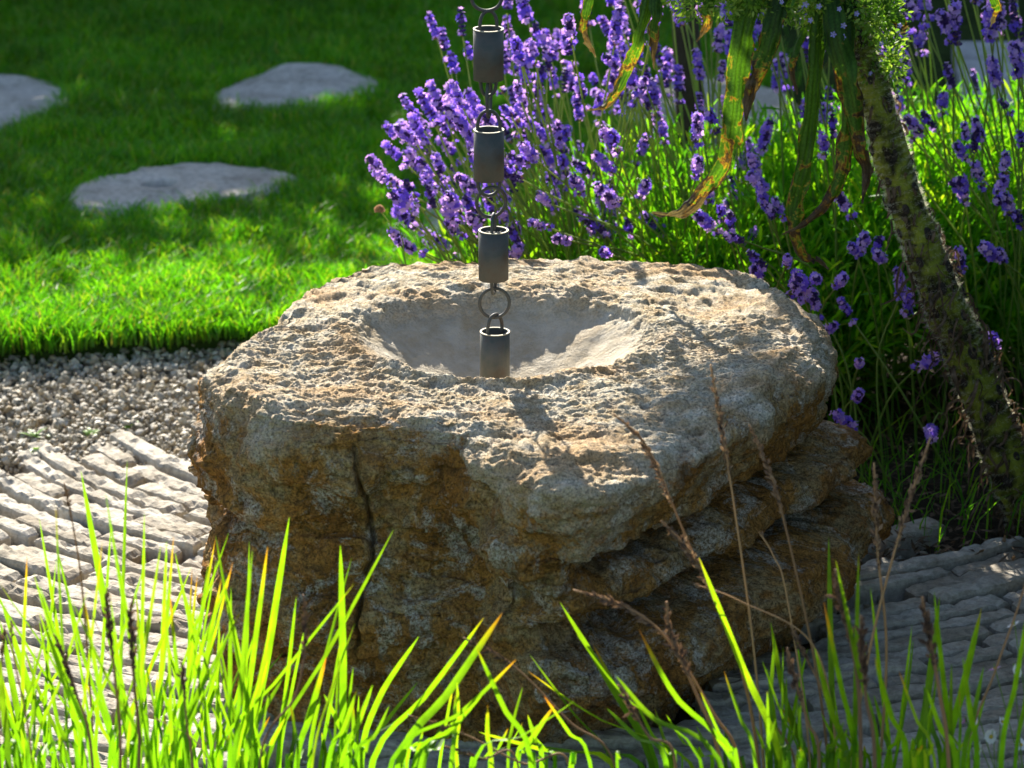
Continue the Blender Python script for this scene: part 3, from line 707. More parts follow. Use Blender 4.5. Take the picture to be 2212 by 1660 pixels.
def lavender(label, base, tips, nleaf, frad, hgt, flean, spread=.10, fr=.22, tlo=.12):
    T = thing('lavender_bush', label, 'lavender', 'lavender bushes in flower behind the boulder', tuple(base))
    sm = MB(); B0 = V(*base)
    for (px, py, d) in tips:
        tip = V(*at_d(px, py, d))
        b = B0 + V(rnd.uniform(-1, 1)*spread, rnd.uniform(-1, 1)*spread, 0) + (tip - B0)*V(fr, fr, 0)*(1 if tip[2] > .42 else 1.6)
        mid = b*.5 + tip*.5 + V(0, 0, .035 + .12*np.hypot(*(tip-b)[:2])) + RS.normal(size=3)*.012
        path = spline([b, mid, tip], 9); tube(sm, path, np.linspace(.0023, .0016, 9), 4, caps=False)
        k = rnd.randrange(9) if rnd.random() < .4 else rnd.randrange(6)
        o = link('flower_spike', spikes[k], None, T)
        tg = Vector(norm(path[-1] - path[-2]) + RS.normal(size=3)*.10)
        sc_ = rnd.uniform(.88, 1.3)
        o.matrix_local = Matrix.Translation(Vector(tip - B0)) @ tg.to_track_quat('Z', 'Y').to_matrix().to_4x4() @ Matrix.Rotation(rnd.uniform(0, 6.28), 4, 'Z') @ Matrix.Scale(sc_, 4)
    o = child('stems', sm.mesh('lavender_stems', True), M['lavstem'], T, 'stuff')
    # leafy shoots
    V_, F_, U_ = [], [], []
    ns = nleaf // 16
    a = RS.uniform(0, 2*np.pi, ns); r = frad*np.sqrt(RS.uniform(0, 1, ns))
    root = np.stack([B0[0]+r*.45*np.cos(a), B0[1]+r*.45*np.sin(a), 0*a], -1)
    dome = np.sqrt(np.clip(1 - (r/frad)**2*.75, .05, 1))
    end = np.stack([B0[0]+r*1.25*np.cos(a)+flean[0], B0[1]+r*1.25*np.sin(a)+flean[1], hgt*dome*RS.uniform(.55, 1.08, ns)], -1)
    for q in range(16):
        t = (q + RS.uniform(0, 1, ns))/16; t = tlo + (1 - tlo)*t**(.6 if tlo > .3 else 1.)
        c = root*(1-t)[:, None] + end*t[:, None]; c[:, 2] = end[:, 2]*t**.8
        ax = norm(end - root); d = norm(ax*1.0 + RS.normal(size=(ns, 3))*.55 + V(0, 0, .25))
        s = norm(np.cross(d, RS.normal(size=(ns, 3)))); L = RS.uniform(.032, .065, ns)[:, None]; w = RS.uniform(.0018, .0036, ns)[:, None]
        g = V(0, 0, -.12)
        v = np.stack([c, c+d*L*.45 - s*w, c+d*L*.45 + s*w, c+d*L*.8 - s*w*.8+g*L*.5, c+d*L*.8 + s*w*.8+g*L*.5, c+d*L+g*L], 1)
        V_.append(v.reshape(-1, 3)); U_.append(np.repeat(np.stack([RS.uniform(0, 1, ns), t], -1), 6, 0))
    n_ = ns*16; k = np.arange(n_)[:, None, None]*6
    f4 = (np.array([(1,2,4,3)])[None]+k).reshape(-1, 4); f3 = (np.array([(0,2,1),(3,4,5)])[None]+k).reshape(-1, 3)
    o = child('leaves', mesh_np('lavender_leaves', np.concatenate(V_), [f4, f3], False, np.concatenate(U_)), M['lavleaf'], T, 'stuff')
    return T
def cloud(n, x0, x1, y0, y1, d0, d1, ok=lambda x, y: True):
    out = []
    while len(out) < n:
        x, y = rnd.uniform(x0, x1), rnd.uniform(y0, y1)
        if ok(x, y): out.append((x, y, rnd.uniform(d0, d1)))
    return out
def upper(x):   # the outline of the flower cloud on its left
    return np.interp(x, [800, 850, 900, 930, 1000, 1080, 1200, 2300], [420, 330, 290, 250, 210, 140, -60, -60])
tA = cloud(86, 835, 1130, 215, 565, 6.05, 6.6, lambda x, y: y > upper(x) and x > 868 + .12*abs(y-420)) \
   + cloud(76, 1070, 1420, 40, 500, 6.1, 6.8, lambda x, y: y > upper(x) and (y < 330 or rnd.random() < .55)) \
   + [(945,85,6.5),(965,120,6.5),(1000,80,6.5),(1020,130,6.5),(985,160,6.4),(1095,30,6.6),(1110,100,6.6),(840,395,6.1),(830,385,6.2),(865,300,6.2),(905,265,6.3),(870,350,6.2),(870,520,6.0),(905,545,6.0),(895,440,6.1),(930,410,6.1)]
tB = cloud(58, 1290, 1620, -80, 260, 6.2, 6.9) + cloud(26, 1150, 1650, 300, 520, 6.0, 6.5) \
   + [(1130,390,6.0),(1135,350,6.1),(1180,490,5.95),(1185,440,6.0),(1310,545,5.9),(1325,440,6.0),(1325,370,6.1),(1330,320,6.1),(1505,372,6.0),(1385,420,6.1),(1230,520,6.0)]
tC = [(1560,470,5.95),(1580,500,5.92),(1605,520,5.92),(1545,495,5.95),(1545,275,6.1),(1630,370,6.05),(1645,400,6.05),(1655,450,6.0),(1670,470,6.0),(1690,465,6.0),(1655,580,5.85),(1640,590,5.9),(1700,570,5.85),(1760,600,5.8),(1810,612,5.8),(1755,640,5.8),(1740,655,5.8),(1765,680,5.8),(1775,720,5.85),(1710,630,5.85),(1850,548,5.95),(1860,535,5.95),(1895,535,5.95),(1905,560,5.95),(1835,460,6.0),(1800,300,6.1),(1780,330,6.1),(1945,620,5.95),(1940,650,5.95),(1960,670,5.95),(1855,790,5.8),(1850,860,5.8),(1848,925,5.8),(1985,790,5.9)] \
   + cloud(22, 1640, 1900, -60, 300, 6.3, 6.9)
tD = [(1955,165,6.3),(1950,190,6.3),(1945,250,6.3),(1955,75,6.4),(1990,50,6.4),(1985,110,6.4),(1990,290,6.2),(1965,295,6.2),(2020,280,6.2),(2090,310,6.1),(2105,330,6.1),(2120,300,6.1),(2085,340,6.1),(2060,190,6.3),(2050,80,6.3),(2060,65,6.3),(2070,100,6.3),(2110,10,6.4),(2140,90,6.2),(2150,70,6.2),(2155,185,6.2),(2150,60,6.2),(2195,150,6.2),(2200,170,6.2),(2120,395,6.1),(2075,415,6.1),(2085,430,6.1),(2170,370,6.0),(2165,440,6.0),(2160,410,6.0),(2180,455,6.0),(2080,575,5.95),(2070,590,5.95),(2150,555,5.95),(2165,560,5.95),(1920,245,6.4),(1975,380,6.1),(2035,240,6.3),(2210,320,6.1),(2180,240,6.2),(2010,925,5.9),(2150,740,5.9),(2205,480,6.0),(1840,690,5.9)] \
   + cloud(20, 1930, 2260, -80, 200, 6.4, 7.0)
lavender('lavender bush whose purple spikes lean out left, behind the chain', (.16, 6.42, 0), tA, 9000, .34, .42, (-.02, 0), .12)
lavender('lavender bush behind the middle of the boulder, under the drooping dead leaves', (.42, 6.50, 0), tB, 22000, .38, .52, (0, 0), .12)
lavender('lavender bush at the right end of the boulder, low spikes beside the thick stem', (.72, 6.56, 0), tC, 30000, .35, .53, (0, .08), .10, .5, .42)
lavender('lavender bush in the right corner with sparse upright spikes, right of the thick stem', (1.10, 6.64, 0), tD, 30000, .37, .53, (0, .10), .12, .5, .42)

# ------------------------------------------------------------------ giant viper's bugloss with hanging leaves
def m_trunk():
    m, nt, out = mat('woody_green_stem'); g = NT(nt); v = g.coord()
    n1 = g.noise(28, 5, 0.6, v, .4); n3 = g.noise(200, 4, .7, v)
    c = g.ramp(n1, [(0.40, (0.020, 0.015, 0.008)), (0.47, (0.11, 0.125, 0.015)), (0.57, (0.25, 0.28, 0.03))])
    c = g.mix(1.0, c, g.ramp(n3, [(0.3, .7), (.7, 1.15)]), 'MULTIPLY')
    g.l(g.pbsdf(c, .8, .25, nrm=g.bump(g.math('ADD', n1, n3), .9, .003)), out.inputs[0]); return m
M['trunk'] = m_trunk()
M['fuzz'] = leaf_mat('pale_fuzz', lambda g: g.mix(.5, (0.75, 0.72, 0.55), (0.8, 0.78, 0.65)), .6, .7, .2, (1, 1, .9))
M['dry'] = leaf_mat('dried_leaf', lambda g: g.ramp(g.noise(60, 4, .6, g.n('ShaderNodeNewGeometry').outputs['Position']), [(.35, (.06, .04, .025)), (.6, (.20, .14, .09)), (.8, (.30, .24, .17))]), .25, .8, .2, (1, .9, .7))
def hang_col(g):
    v = g.n('ShaderNodeNewGeometry').outputs['Position']; uu, vv = uvsep(g)
    n = g.noise(38, 5, .65, v, .6); n2 = g.noise(9, 3, .6, v)
    ed = g.math('ABSOLUTE', uu)
    k = g.math('ADD', g.math('MULTIPLY', g.math('POWER', vv, 1.6), .52), g.math('ADD', n, -.16))
    k = g.math('ADD', k, g.math('MULTIPLY', g.math('POWER', ed, 5.), .16))
    gr = g.ramp(n2, [(.3, (.022, .065, .010)), (.7, (.075, .19, .014))])  # dark green also carries the shade on the leaf tops
    c = g.ramp(k, [(.53, (0., 0., 0.)), (.58, (1., 1., 1.))])
    dry = g.ramp(k, [(.54, (.20, .31, .03)), (.575, (.30, .23, .03)), (.605, (.20, .09, .02)), (.64, (.06, .04, .024)), (.85, (.10, .08, .065)), (1.0, (.16, .14, .12))])  # browns are drying; bright yellow-green start stands in for sun shining through
    col = g.mix(c, gr, dry)
    rib = g.math('SINE', g.math('ADD', g.math('MULTIPLY', uu, 15.), g.math('MULTIPLY', n, 5.)))
    fn = g.noise(260, 4, .7, v); col = g.mix(1.0, col, g.ramp(fn, [(.3, .55), (.65, 1.2)]), 'MULTIPLY')
    return g.mix(1.0, col, g.ramp(g.math('MULTIPLY_ADD', rib, .5, .5), [(0.0, .72), (0.5, 1.0), (1.0, 1.1)]), 'MULTIPLY')
M['hang'] = leaf_mat('hanging_leaf', hang_col, .48, .6, .3, (1.3, 1.25, .45))
M['bract'] = leaf_mat('bract', lambda g: g.ramp(uvsep(g)[0], [(0., (.06, .17, .015)), (.5, (.16, .33, .03)), (1., (.34, .46, .08))]), .5, .5, .3, (1.1, 1.1, .6))
M['blueflower'] = leaf_mat('small_blue_flower', lambda g: g.ramp(uvsep(g)[0], [(0., (.25, .28, .62)), (.8, (.42, .38, .75)), (1., (.7, .66, .9))]), .4, .6, .2, (1, 1, 1))
DE = 5.80
tb = at_d(2235, 1150, DE); ech = thing('viper_bugloss', 'tall plant with thick scarred leaning stem, green flower head and long withered hanging leaves', 'plant', loc=(tb[0]+.03, tb[1], 0))
pth = spline([(tb[0]+.04, DE, -.02)] + [at_d(x, y, DE) for x, y in [(2215,1080),(2150,930),(2085,760),(2040,650),(1985,510),(1935,370),(1895,230),(1860,110),(1815,-20),(1760,-130)]], 90)
rads = np.interp(np.linspace(0, 1, 90), [0, .2, .5, .75, .85, 1], [.044, .036, .029, .024, .021, .017])
k = 40; T_ = norm(np.gradient(pth, axis=0)); Nn = norm(np.cross(T_, V(0, 1, 0))); Bn = np.cross(T_, Nn)
a = np.arange(k)/k*2*np.pi
Gt = pth[:, None] + rads[:, None, None]*(np.cos(a)[None, :, None]*Nn[:, None] + np.sin(a)[None, :, None]*Bn[:, None])
nrm_ = norm(Gt - pth[:, None]); Gt = Gt + nrm_*(.006*fbm(Gt, 30, 2) + .004*np.abs(noise(Gt, 70)) - .002*noise(Gt, 170))[..., None]
I, J = np.meshgrid(np.arange(89), np.arange(k), indexing='ij'); J2 = (J+1) % k
child('stem', mesh_np('stem', Gt.reshape(-1, 3), np.stack([I*k+J, I*k+J2, (I+1)*k+J2, (I+1)*k+J], -1).reshape(-1, 4), True), M['trunk'], ech)
# fuzz on the stem
nh = 52000; ii = RS.randint(3, 86, nh); jj = RS.randint(0, k, nh); p0 = Gt[ii, jj] + RS.normal(size=(nh, 3))*.002; nn_ = nrm_[ii, jj]
hd = norm(nn_ + RS.normal(size=(nh, 3))*.22); sd = norm(np.cross(hd, RS.normal(size=(nh, 3))))*.00022; Lh = RS.uniform(.003, .0068, nh)[:, None]
v = np.stack([p0 - sd, p0 + sd, p0 + hd*Lh], 1).reshape(-1, 3); f = np.arange(nh*3).reshape(-1, 3)
child('fuzz', mesh_np('fuzz', v, f, False, np.zeros((nh*3, 2))), M['fuzz'], ech, 'stuff')
# scars and shrivelled leaf bases
scar = MB()
aa = np.arange(14)/14*2*np.pi
scar.add(np.vstack([np.stack([np.cos(aa)*.0065, np.sin(aa)*.010, 0*aa], -1), np.stack([np.cos(aa)*.0045, np.sin(aa)*.0075, 0*aa+.0028], -1), [[0, 0, -.0005]]]),
         [(i, (i+1) % 14, 14+(i+1) % 14, 14+i) for i in range(14)], [(28, 14+i, 14+(i+1) % 14) for i in range(14)])
scarm = scar.mesh('leaf_scar', True)
dm = m_simple('scar_bark', (.045, .035, .028), .85, .2, nsc=150, amp=.5, bd=.001)
scarm.materials.append(dm)
for q in range(96):
    i = int(4 + q*82/96); ang_ = (q*2.39996) % (2*math.pi); j = int(ang_/(2*math.pi)*k) % k
    p = Gt[i, j]; nz = Vector(nrm_[i, j]); yv = Vector(T_[i]); xv = yv.cross(nz).normalized(); yv = nz.cross(xv)
    o = link('leaf_scar', scarm, None, ech); mw = Matrix((xv, yv, nz)).transposed().to_4x4(); s = rnd.uniform(.8, 1.3)*(1.15 - .4*i/90)
    o.matrix_local = Matrix.Translation(Vector(p) - ech.location) @ mw @ Matrix.Scale(s, 4)
mb = MB()
for q in range(420):
    i = int(rnd.triangular(2, 84, 6)); j = rnd.randrange(k); p = Gt[i, j]; n0 = nrm_[i, j]
    L = rnd.uniform(.02, .065) if i < 45 else rnd.uniform(.010, .03)
    d1 = norm(n0 + RS.normal(size=3)*.3); p1 = p + d1*L*.35; p2 = p1 + V(0, 0, -1)*L*.5 + RS.normal(size=3)*L*.2; p3 = p2 + V(0, 0, -1)*L*.4 + RS.normal(size=3)*L*.35
    pa_ = spline([p, p1, p2, p3], 8); w = rnd.uniform(.0012, .0035); ribbon(mb, pa_, w*np.array([.8,1,.8,1,.9,.7,.6,.1]), RS.normal(size=3), .7)
child('dried_leaf_bases', mb.mesh('dried_leaf_bases', True), M['dry'], ech, 'stuff')
# hanging leaves: (points px,py,dd), half width, sideways
def hang_leaf(pts, w, wprof, seed, fold=.45, tw=0.0, label=None):
    n = 60; P3 = np.array([at_d(x, y, DE + dd) for x, y, dd in pts]); path = spline(P3, n); t = np.linspace(0, 1, n)
    W_ = w*np.interp(t, np.linspace(0, 1, len(wprof)), wprof)
    T1 = norm(np.gradient(path, axis=0)); ang0 = tw*t + .5*noise(np.stack([t, t*0+seed, t*0], -1), 3)
    side = np.stack([np.cos(ang0), np.sin(ang0), 0*t], -1); S1 = norm(side - T1*np.sum(side*T1, 1)[:, None]); N1 = np.cross(S1, T1)
    cols = []; K = 13
    for c in np.linspace(-1, 1, K):
        jag = 1 + .30*noise(np.stack([t*14, t*0+seed+np.sign(c)*7, t*0], -1), 1.6)*abs(c)**3
        ruf = .55*noise(np.stack([t*9, t*0+c*1.3+seed, t*0], -1), 1.4)*abs(c)
        rib = .09*math.cos(c*10)
        cols.append(path + S1*(W_*c*jag)[:, None]*math.cos(abs(c)*.5) + N1*(W_*((fold + .7*t**2.5)*abs(c)**1.3 + ruf*(1+t) + rib))[:, None])
    v = np.stack(cols, 1); I, J = np.meshgrid(np.arange(n-1), np.arange(K-1), indexing='ij')
    f = np.stack([I*K+J, I*K+J+1, (I+1)*K+J+1, (I+1)*K+J], -1).reshape(-1, 4)
    uv = np.stack([np.tile(np.linspace(-1, 1, K), n), np.repeat(t, K)], -1)
    child('leaf', mesh_np('leaf', v.reshape(-1, 3), f, True, uv), M['hang'], ech, label=label)
PXM = .74e-3
hang_leaf([(1660,-120,0),(1625,0,-.02),(1600,120,-.03),(1585,260,-.04),(1565,350,-.04),(1500,440,-.05),(1455,468,-.05),(1408,462,-.04)], 29*PXM, [.7,.95,1,.95,.85,.7,.55,.25,.12], 1.0, .3)
hang_leaf([(1700,-130,0),(1680,0,-.05),(1655,110,-.06),(1625,200,-.06),(1612,262,-.05)], 27*PXM, [.8,1,1,.8,.5,.1], 2.0, .35)
hang_leaf([(1800,-60,0),(1770,60,-.03),(1762,180,-.04),(1745,320,-.04),(1718,440,-.04),(1715,510,-.04),(1740,560,-.03),(1768,565,-.03),(1790,583,-.02)], 24*PXM, [.7,.9,1,1,.95,.9,.7,.4,.3,.1], 3.0, .35)
hang_leaf([(1830,-40,0),(1835,80,-.06),(1835,220,-.07),(1825,340,-.07),(1790,430,-.07),(1740,485,-.06),(1690,508,-.05)], 20*PXM, [.7,1,1,1,.9,.7,.4,.15], 4.0, .6)
hang_leaf([(1790,-80,0),(1800,60,-.08),(1830,180,-.09),(1850,300,-.09),(1868,370,-.08),(1862,440,-.07)], 28*PXM, [.8,1,1,.9,.7,.45,.08], 5.0, .3)
hang_leaf([(1430,-120,0),(1405,-10,-.02),(1385,70,-.03),(1360,140,-.03),(1330,200,-.03),(1300,235,-.03),(1268,240,-.02)], 17*PXM, [.8,1,1,1,.9,.6,.3,.15], 6.0, .4)
hang_leaf([(1300,-110,0),(1275,-10,-.02),(1262,50,-.02),(1270,90,-.02),(1287,125,-.01)], 13*PXM, [.8,1,.9,.7,.15], 7.0, .4)
hang_leaf([(1420,-100,0),(1418,20,-.04),(1410,100,-.04),(1412,150,-.03)], 16*PXM, [.9,1,.6,.1], 8.0, .3)
hang_leaf([(1740,60,0),(1715,120,-.02),(1712,160,-.02),(1722,205,-.01)], 10*PXM, [.9,1,.8,.2], 9.0, .6)
hang_leaf([(1905,-30,0),(1930,30,-.03),(1950,60,-.03),(1948,75,-.02)], 18*PXM, [.8,1,.8,.2], 10.0, .3)
hang_leaf([(2130,-60,0),(2148,0,0),(2155,25,0),(2140,60,0)], 13*PXM, [.6,1,.8,.1], 11.0, .4)
hang_leaf([(1540,-60,0),(1528,0,-.02),(1525,60,-.02),(1505,92,-.01)], 16*PXM, [.8,1,.7,.1], 12.0, .4)
# flower head of spiky bracts
mb = MB()
lumps = [(1870,60,.055),(1905,110,.045),(1830,20,.06),(1780,20,.05),(1925,150,.03),(1900,30,.05),(1750,-30,.06),(1830,-60,.08),(1500,5,.035),(1460,-20,.04),(1560,10,.035),(1620,-20,.05),(1680,10,.04),(1590,-60,.06),(1730,30,.03),(1880,150,.025)]
for (lx, ly, lr) in lumps:
    c = V(*at_d(lx, ly, DE + rnd.uniform(-.03, .03)))
    for q in range(int(420*(lr/.05)**2)):
        d = norm(RS.normal(size=3)); p = c + d*lr*rnd.uniform(.4, 1); dd = norm(d + RS.normal(size=3)*.5); L = rnd.uniform(.006, .014)
        s = norm(np.cross(dd, RS.normal(size=3)))*L*.2
        mb.add([p-s*.6, p+s*.6, p+dd*L*.5+s, p+dd*L*.5-s, p+dd*L], [(0,1,2,3)], [(3,2,4)], np.tile([rnd.random(), 0.], (5, 1)))
child('bracts', mb.mesh('bracts'), M['bract'], ech, 'stuff')
fm = MB()
for q in range(5):
    a = q*2*math.pi/5; w = .5
    fm.add([(0,0,0), (math.cos(a-w)*.005, math.sin(a-w)*.005, .004), (math.cos(a)*.0075, math.sin(a)*.0075, .005), (math.cos(a+w)*.005, math.sin(a+w)*.005, .004)], [(0,1,2,3)], None, [(1,0),(.5,0),(.1,0),(.5,0)])
fmm = fm.mesh('small_flower'); fmm.materials.append(M['blueflower'])
for (x, y) in [(1814,20),(1752,45),(1822,55),(1800,75),(1823,80),(1878,158),(1944,55),(1690,5),(1740,8),(1850,30),(1905,95),(1770,15),(1560,30)]:
    o = link('small_flower', fmm, None, ech); p = Vector(at_d(x, y, DE-.085)) - ech.location
    dv = Vector((rnd.uniform(-.6, .6), -1, rnd.uniform(-.3, .5)))
    o.matrix_local = Matrix.Translation(p) @ dv.to_track_quat('Z', 'Y').to_matrix().to_4x4() @ Matrix.Scale(rnd.uniform(.6, .85), 4)

# ------------------------------------------------------------------ foreground grass clumps
clump_px = [40, 210, 420, 610, 860, 1110, 1400, 1680, 1860, 2070, 2190]
clump_lab = ['clump of lime green grass cut off by the left edge of the photo', 'clump of tall lime green grass with orange tips near the left edge',
 'dense bright green grass clump in front of the paving', 'green grass clump at the left foot of the boulder', 'grass clump below the crack of the boulder with long blades leaning right',
 'sparse grass clump in the middle of the foreground with brown seed heads', 'grass clump before the layered corner of the boulder with blades leaning left',
 'grass clump with the tallest tan seed heads crossing the boulder', 'shaded green grass clump with dark seed heads right of the boulder', 'shaded grass clump with broad upright blades before the dark paving',
 'grass clump in the lower right corner beside the daisies']
clumps = []
for i, (px, lab) in enumerate(zip(clump_px, clump_lab)):
    p = at_d(px, 1660, 4.30 + .12*math.sin(i*2.1)); clumps.append(thing('ornamental_grass', lab, 'grass clump', 'ornamental grass clumps in the foreground', (p[0], p[1], -.025)))
def nearest(px): return clumps[int(np.argmin([abs(px - c) for c in clump_px]))]
def blade(xb, xt, yt, bend=0, w=10, d=None, u=None, cl=None):
    """xb: where it crosses the bottom of the picture; tip at (xt, yt)"""
    d = d or rnd.uniform(4.15, 4.5); cl = cl or nearest(xb)
    tip = V(*at_d(xt, yt, d + rnd.uniform(-.05, .08))); low = V(*at_d(xb, 1660, d))
    root = V(low[0] + (low[0]-tip[0])*.22, d, -.02); root[0] = root[0]*.6 + cl.location.x*.4
    mid = (low + tip)/2 + V(bend*.5e-3, 0, abs(bend)*.12e-3)
    path = spline([root, low, mid, tip], 15); t = np.linspace(0, 1, 15)
    W_ = w*.30e-3*np.interp(t, [0, .3, .7, .88, .96, 1], [.8, 1, .95, .72, .38, .04])
    a = rnd.uniform(-.9, .9); mb = MB(); ribbon(mb, path, W_, (math.cos(a), math.sin(a), 0), rnd.uniform(.15, .4), u0=rnd.random() if u is None else u)
    bme = mb.mesh('blade', True); fattr(bme, 'across', np.tile([-1., 0., 1.], 15)); child('blade', bme, M['blade'], cl)
def stalk(xb, pts, head=.3, w=1.0, d=None, dark=.5, cl=None):
    d = d or rnd.uniform(4.15, 4.45); cl = cl or nearest(xb)
    low = V(*at_d(xb, 1660, d)); P3 = [V(low[0] + .01, d, -.02), low] + [V(*at_d(x, y, d)) for x, y in pts]
    P3[0][0] = P3[0][0]*.6 + cl.location.x*.4
    path = spline(P3, 40); mb = MB(); tube(mb, path, np.linspace(.0017, .0010, 40)*w, 5); mb.uv = [np.stack([np.full(mb.n, rnd.uniform(.4, 1)*(.4+.6*(1-dark))), np.zeros(mb.n)], -1)]
    st = child('stalk', mb.mesh('stalk', True), M['straw'], cl)
    L = np.cumsum(np.r_[0, np.linalg.norm(np.diff(path, axis=0), axis=1)]); tot = L[-1]; hl = head*.5
    mb = MB(); nsd = int(hl/.0016)
    for q in range(nsd):
        s = tot - hl + hl*q/nsd; p = np.array([np.interp(s, L, path[:, c]) for c in range(3)]); tg = norm(path[-1]-path[-6])
        e = math.sin(math.pi*min(1, (q+2)/nsd*.92 + .06))**.6
        dd = norm(tg + RS.normal(size=3)*.35); Ls = .0095*e*w*rnd.uniform(.7, 1.2); sd = norm(np.cross(dd, RS.normal(size=3)))*.0019*e*w
        p = p + RS.normal(size=3)*.0009*w*e
        mb.add([p, p+dd*Ls*.5+sd, p+dd*Ls, p+dd*Ls*.5-sd], [(0,1,2,3)], None, np.tile([min(1, rnd.uniform(0, .8)*(1.4-dark)), 0.], (4, 1)))
        sd2 = np.cross(dd, sd); mb.add([p, p+dd*Ls*.5+sd2, p+dd*Ls, p+dd*Ls*.5-sd2], [(0,1,2,3)], None, np.tile([min(1, rnd.uniform(0, .8)*(1.4-dark)), 0.], (4, 1)))
    child('seed_head', mb.mesh('seed_head'), M['seed'], st)
# (x at bottom edge, tip x, tip y, bend, width)
B = [(175,85,1120,0,9),(150,120,1090,0,9),(290,175,1018,0,17),(330,228,1065,0,13),(205,240,1130,0,8),(255,275,995,0,12),(300,312,1110,0,10),(340,360,1170,0,10),(335,375,1160,0,9),
(400,415,1230,0,10),(190,0,1262,40,13),(120,0,1290,0,14),(210,85,1325,0,13),(60,0,1340,0,16),(20,0,1420,0,18),(250,185,1470,0,12),(400,350,1480,0,14),(560,466,1158,0,16),(505,545,1190,0,10),
(515,578,1182,0,12),(540,625,1118,0,17),(745,735,1178,0,18),(570,850,1145,0,15),(640,760,1205,0,11),(600,640,1290,0,9),(640,705,1420,0,13),(690,740,1360,0,10),(780,905,1375,-30,13),
(735,805,1480,0,12),(860,1085,1325,0,18),(800,1045,1335,0,18),(1020,1240,1515,0,12),(840,1115,1425,20,12),(905,1028,1520,0,12),(905,1000,1548,0,11),(1150,1030,1400,0,13),(1180,1000,1330,0,0.1),
(1410,1210,1302,10,14),(1520,1245,1370,-30,12),(1330,1035,1582,0,15),(1420,1280,1390,0,12),(1390,1100,1605,20,11),(1500,1140,1450,-40,12),(1560,1330,1460,-40,12),(1690,1510,1205,0,15),(1590,1380,1360,-30,12),
(1330,1145,1415,0,13),(1440,1310,1530,0,13),(780,700,1500,0,12),(1800,1790,1160,0,14),(1740,1665,1345,-10,15),(1855,1780,1300,0,14),(1845,1855,1195,0,12),(1920,1880,1270,0,12),(1900,1805,1210,0,10),
(1960,1890,1420,0,18),(1985,2030,1290,0,17),(2060,2018,1278,0,16),(2040,2120,1315,0,17),(2160,2225,1290,0,18),(2110,2080,1420,0,13),(2190,2230,1400,0,16),(1680,1640,1500,0,13),(1830,1760,1400,0,15),(1930,1970,1350,0,13),(2080,2125,1440,0,12)]
for b in B:
    if b[4] > 1: blade(*b)
# random fill, thick at the left
def fill(n, x0, x1, y0, y1, lean, u=None):
    for _ in range(n):
        xb = rnd.uniform(x0, x1); yt = y0 + (y1-y0)*rnd.random()**(.95 if x0 < 0 else .65); L = 1660-yt
        blade(xb, xb + L*rnd.gauss(lean, .28), yt, rnd.uniform(-8, 8), rnd.uniform(6, 12), u=u)
fill(112, -20, 560, 1150, 1640, -.02); fill(34, 520, 760, 1320, 1650, .15); fill(22, 740, 1120, 1450, 1655, .4); fill(20, 1150, 1650, 1490, 1655, -.5); fill(48, 1620, 2000, 1350, 1640, -.08); fill(18, 1980, 2110, 1380, 1640, .0)
for s in [(205,[(180,1300),(160,1150),(138,1042)],.10,.9,4.3,.8),(455,[(300,1530),(240,1420),(200,1330)],.0,.5,4.2,.2),(70,[(30,1420),(25,1340)],.05,.8,4.2,.3),
 (260,[(250,1480),(232,1330),(232,1270)],.18,1.3,4.1,.9),(300,[(290,1480),(282,1340),(288,1290)],.2,1.4,4.1,.9),(200,[(165,1500),(130,1400),(115,1370)],.18,1.3,4.1,.9),(0,[(0,1500),(10,1350)],.1,1,4.2,.9),
 (560,[(640,1500),(660,1370),(655,1285)],.18,1.1,4.15,.85),(415,[(405,1580),(392,1430)],.1,1.2,4.1,.9),
 (1330,[(1230,1560),(1110,1440),(1000,1378)],.16,1.2,4.3,.9),(1230,[(1130,1650),(1010,1590),(880,1545)],.16,1.1,4.25,.85),(1120,[(1040,1640),(960,1612)],.12,1,4.2,.85),
 (1720,[(1640,1510),(1490,1180),(1400,970),(1325,895)],.30,1.2,4.45,.25),(1650,[(1628,1400),(1590,1120),(1560,930),(1535,788)],.34,1.2,4.5,.2),(1790,[(1760,1430),(1690,1110),(1650,990),(1618,918)],.30,1.3,4.45,.3),
 (1640,[(1600,1440),(1530,1260),(1475,1175),(1428,1125)],.24,1.5,4.35,.45),(1600,[(1540,1540),(1440,1380),(1350,1310),(1238,1275)],.26,1.4,4.3,.55),(1560,[(1500,1490),(1450,1380),(1440,1300)],.22,1.6,4.25,.75),
 (1900,[(1915,1400),(1895,1180),(1888,1000)],.30,1.4,4.4,.35),(1840,[(1880,1400),(1950,1130),(2010,945)],.32,1.4,4.4,.35),(1860,[(1850,1450),(1815,1300),(1805,1230)],.20,1.8,4.15,.8),(1890,[(1870,1500),(1860,1330)],.2,1.8,4.1,.85),
 (2050,[(2030,1500),(2005,1360),(1992,1290)],.20,1.7,4.1,.85),(1830,[(1780,1500),(1735,1410),(1708,1352)],.14,1.2,4.3,.7),(1770,[(1745,1560),(1715,1460),(1700,1400)],.16,1.4,4.2,.8),(1460,[(1400,1590),(1350,1500),(1335,1480)],.12,1.3,4.2,.85),
 (2080,[(2150,1450),(2200,1310),(2235,1190)],.0,1.1,4.3,.3),(1750,[(1700,1290),(1670,1200),(1640,1150)],.0,.9,4.4,.1),(1810,[(1760,1400),(1600,1300),(1500,1262)],.0,.9,4.35,.3)]:
    xb, pts, hd, w, d, dk = s
    stalk(xb, pts, hd if hd > 0 else .02, w, d, dk)

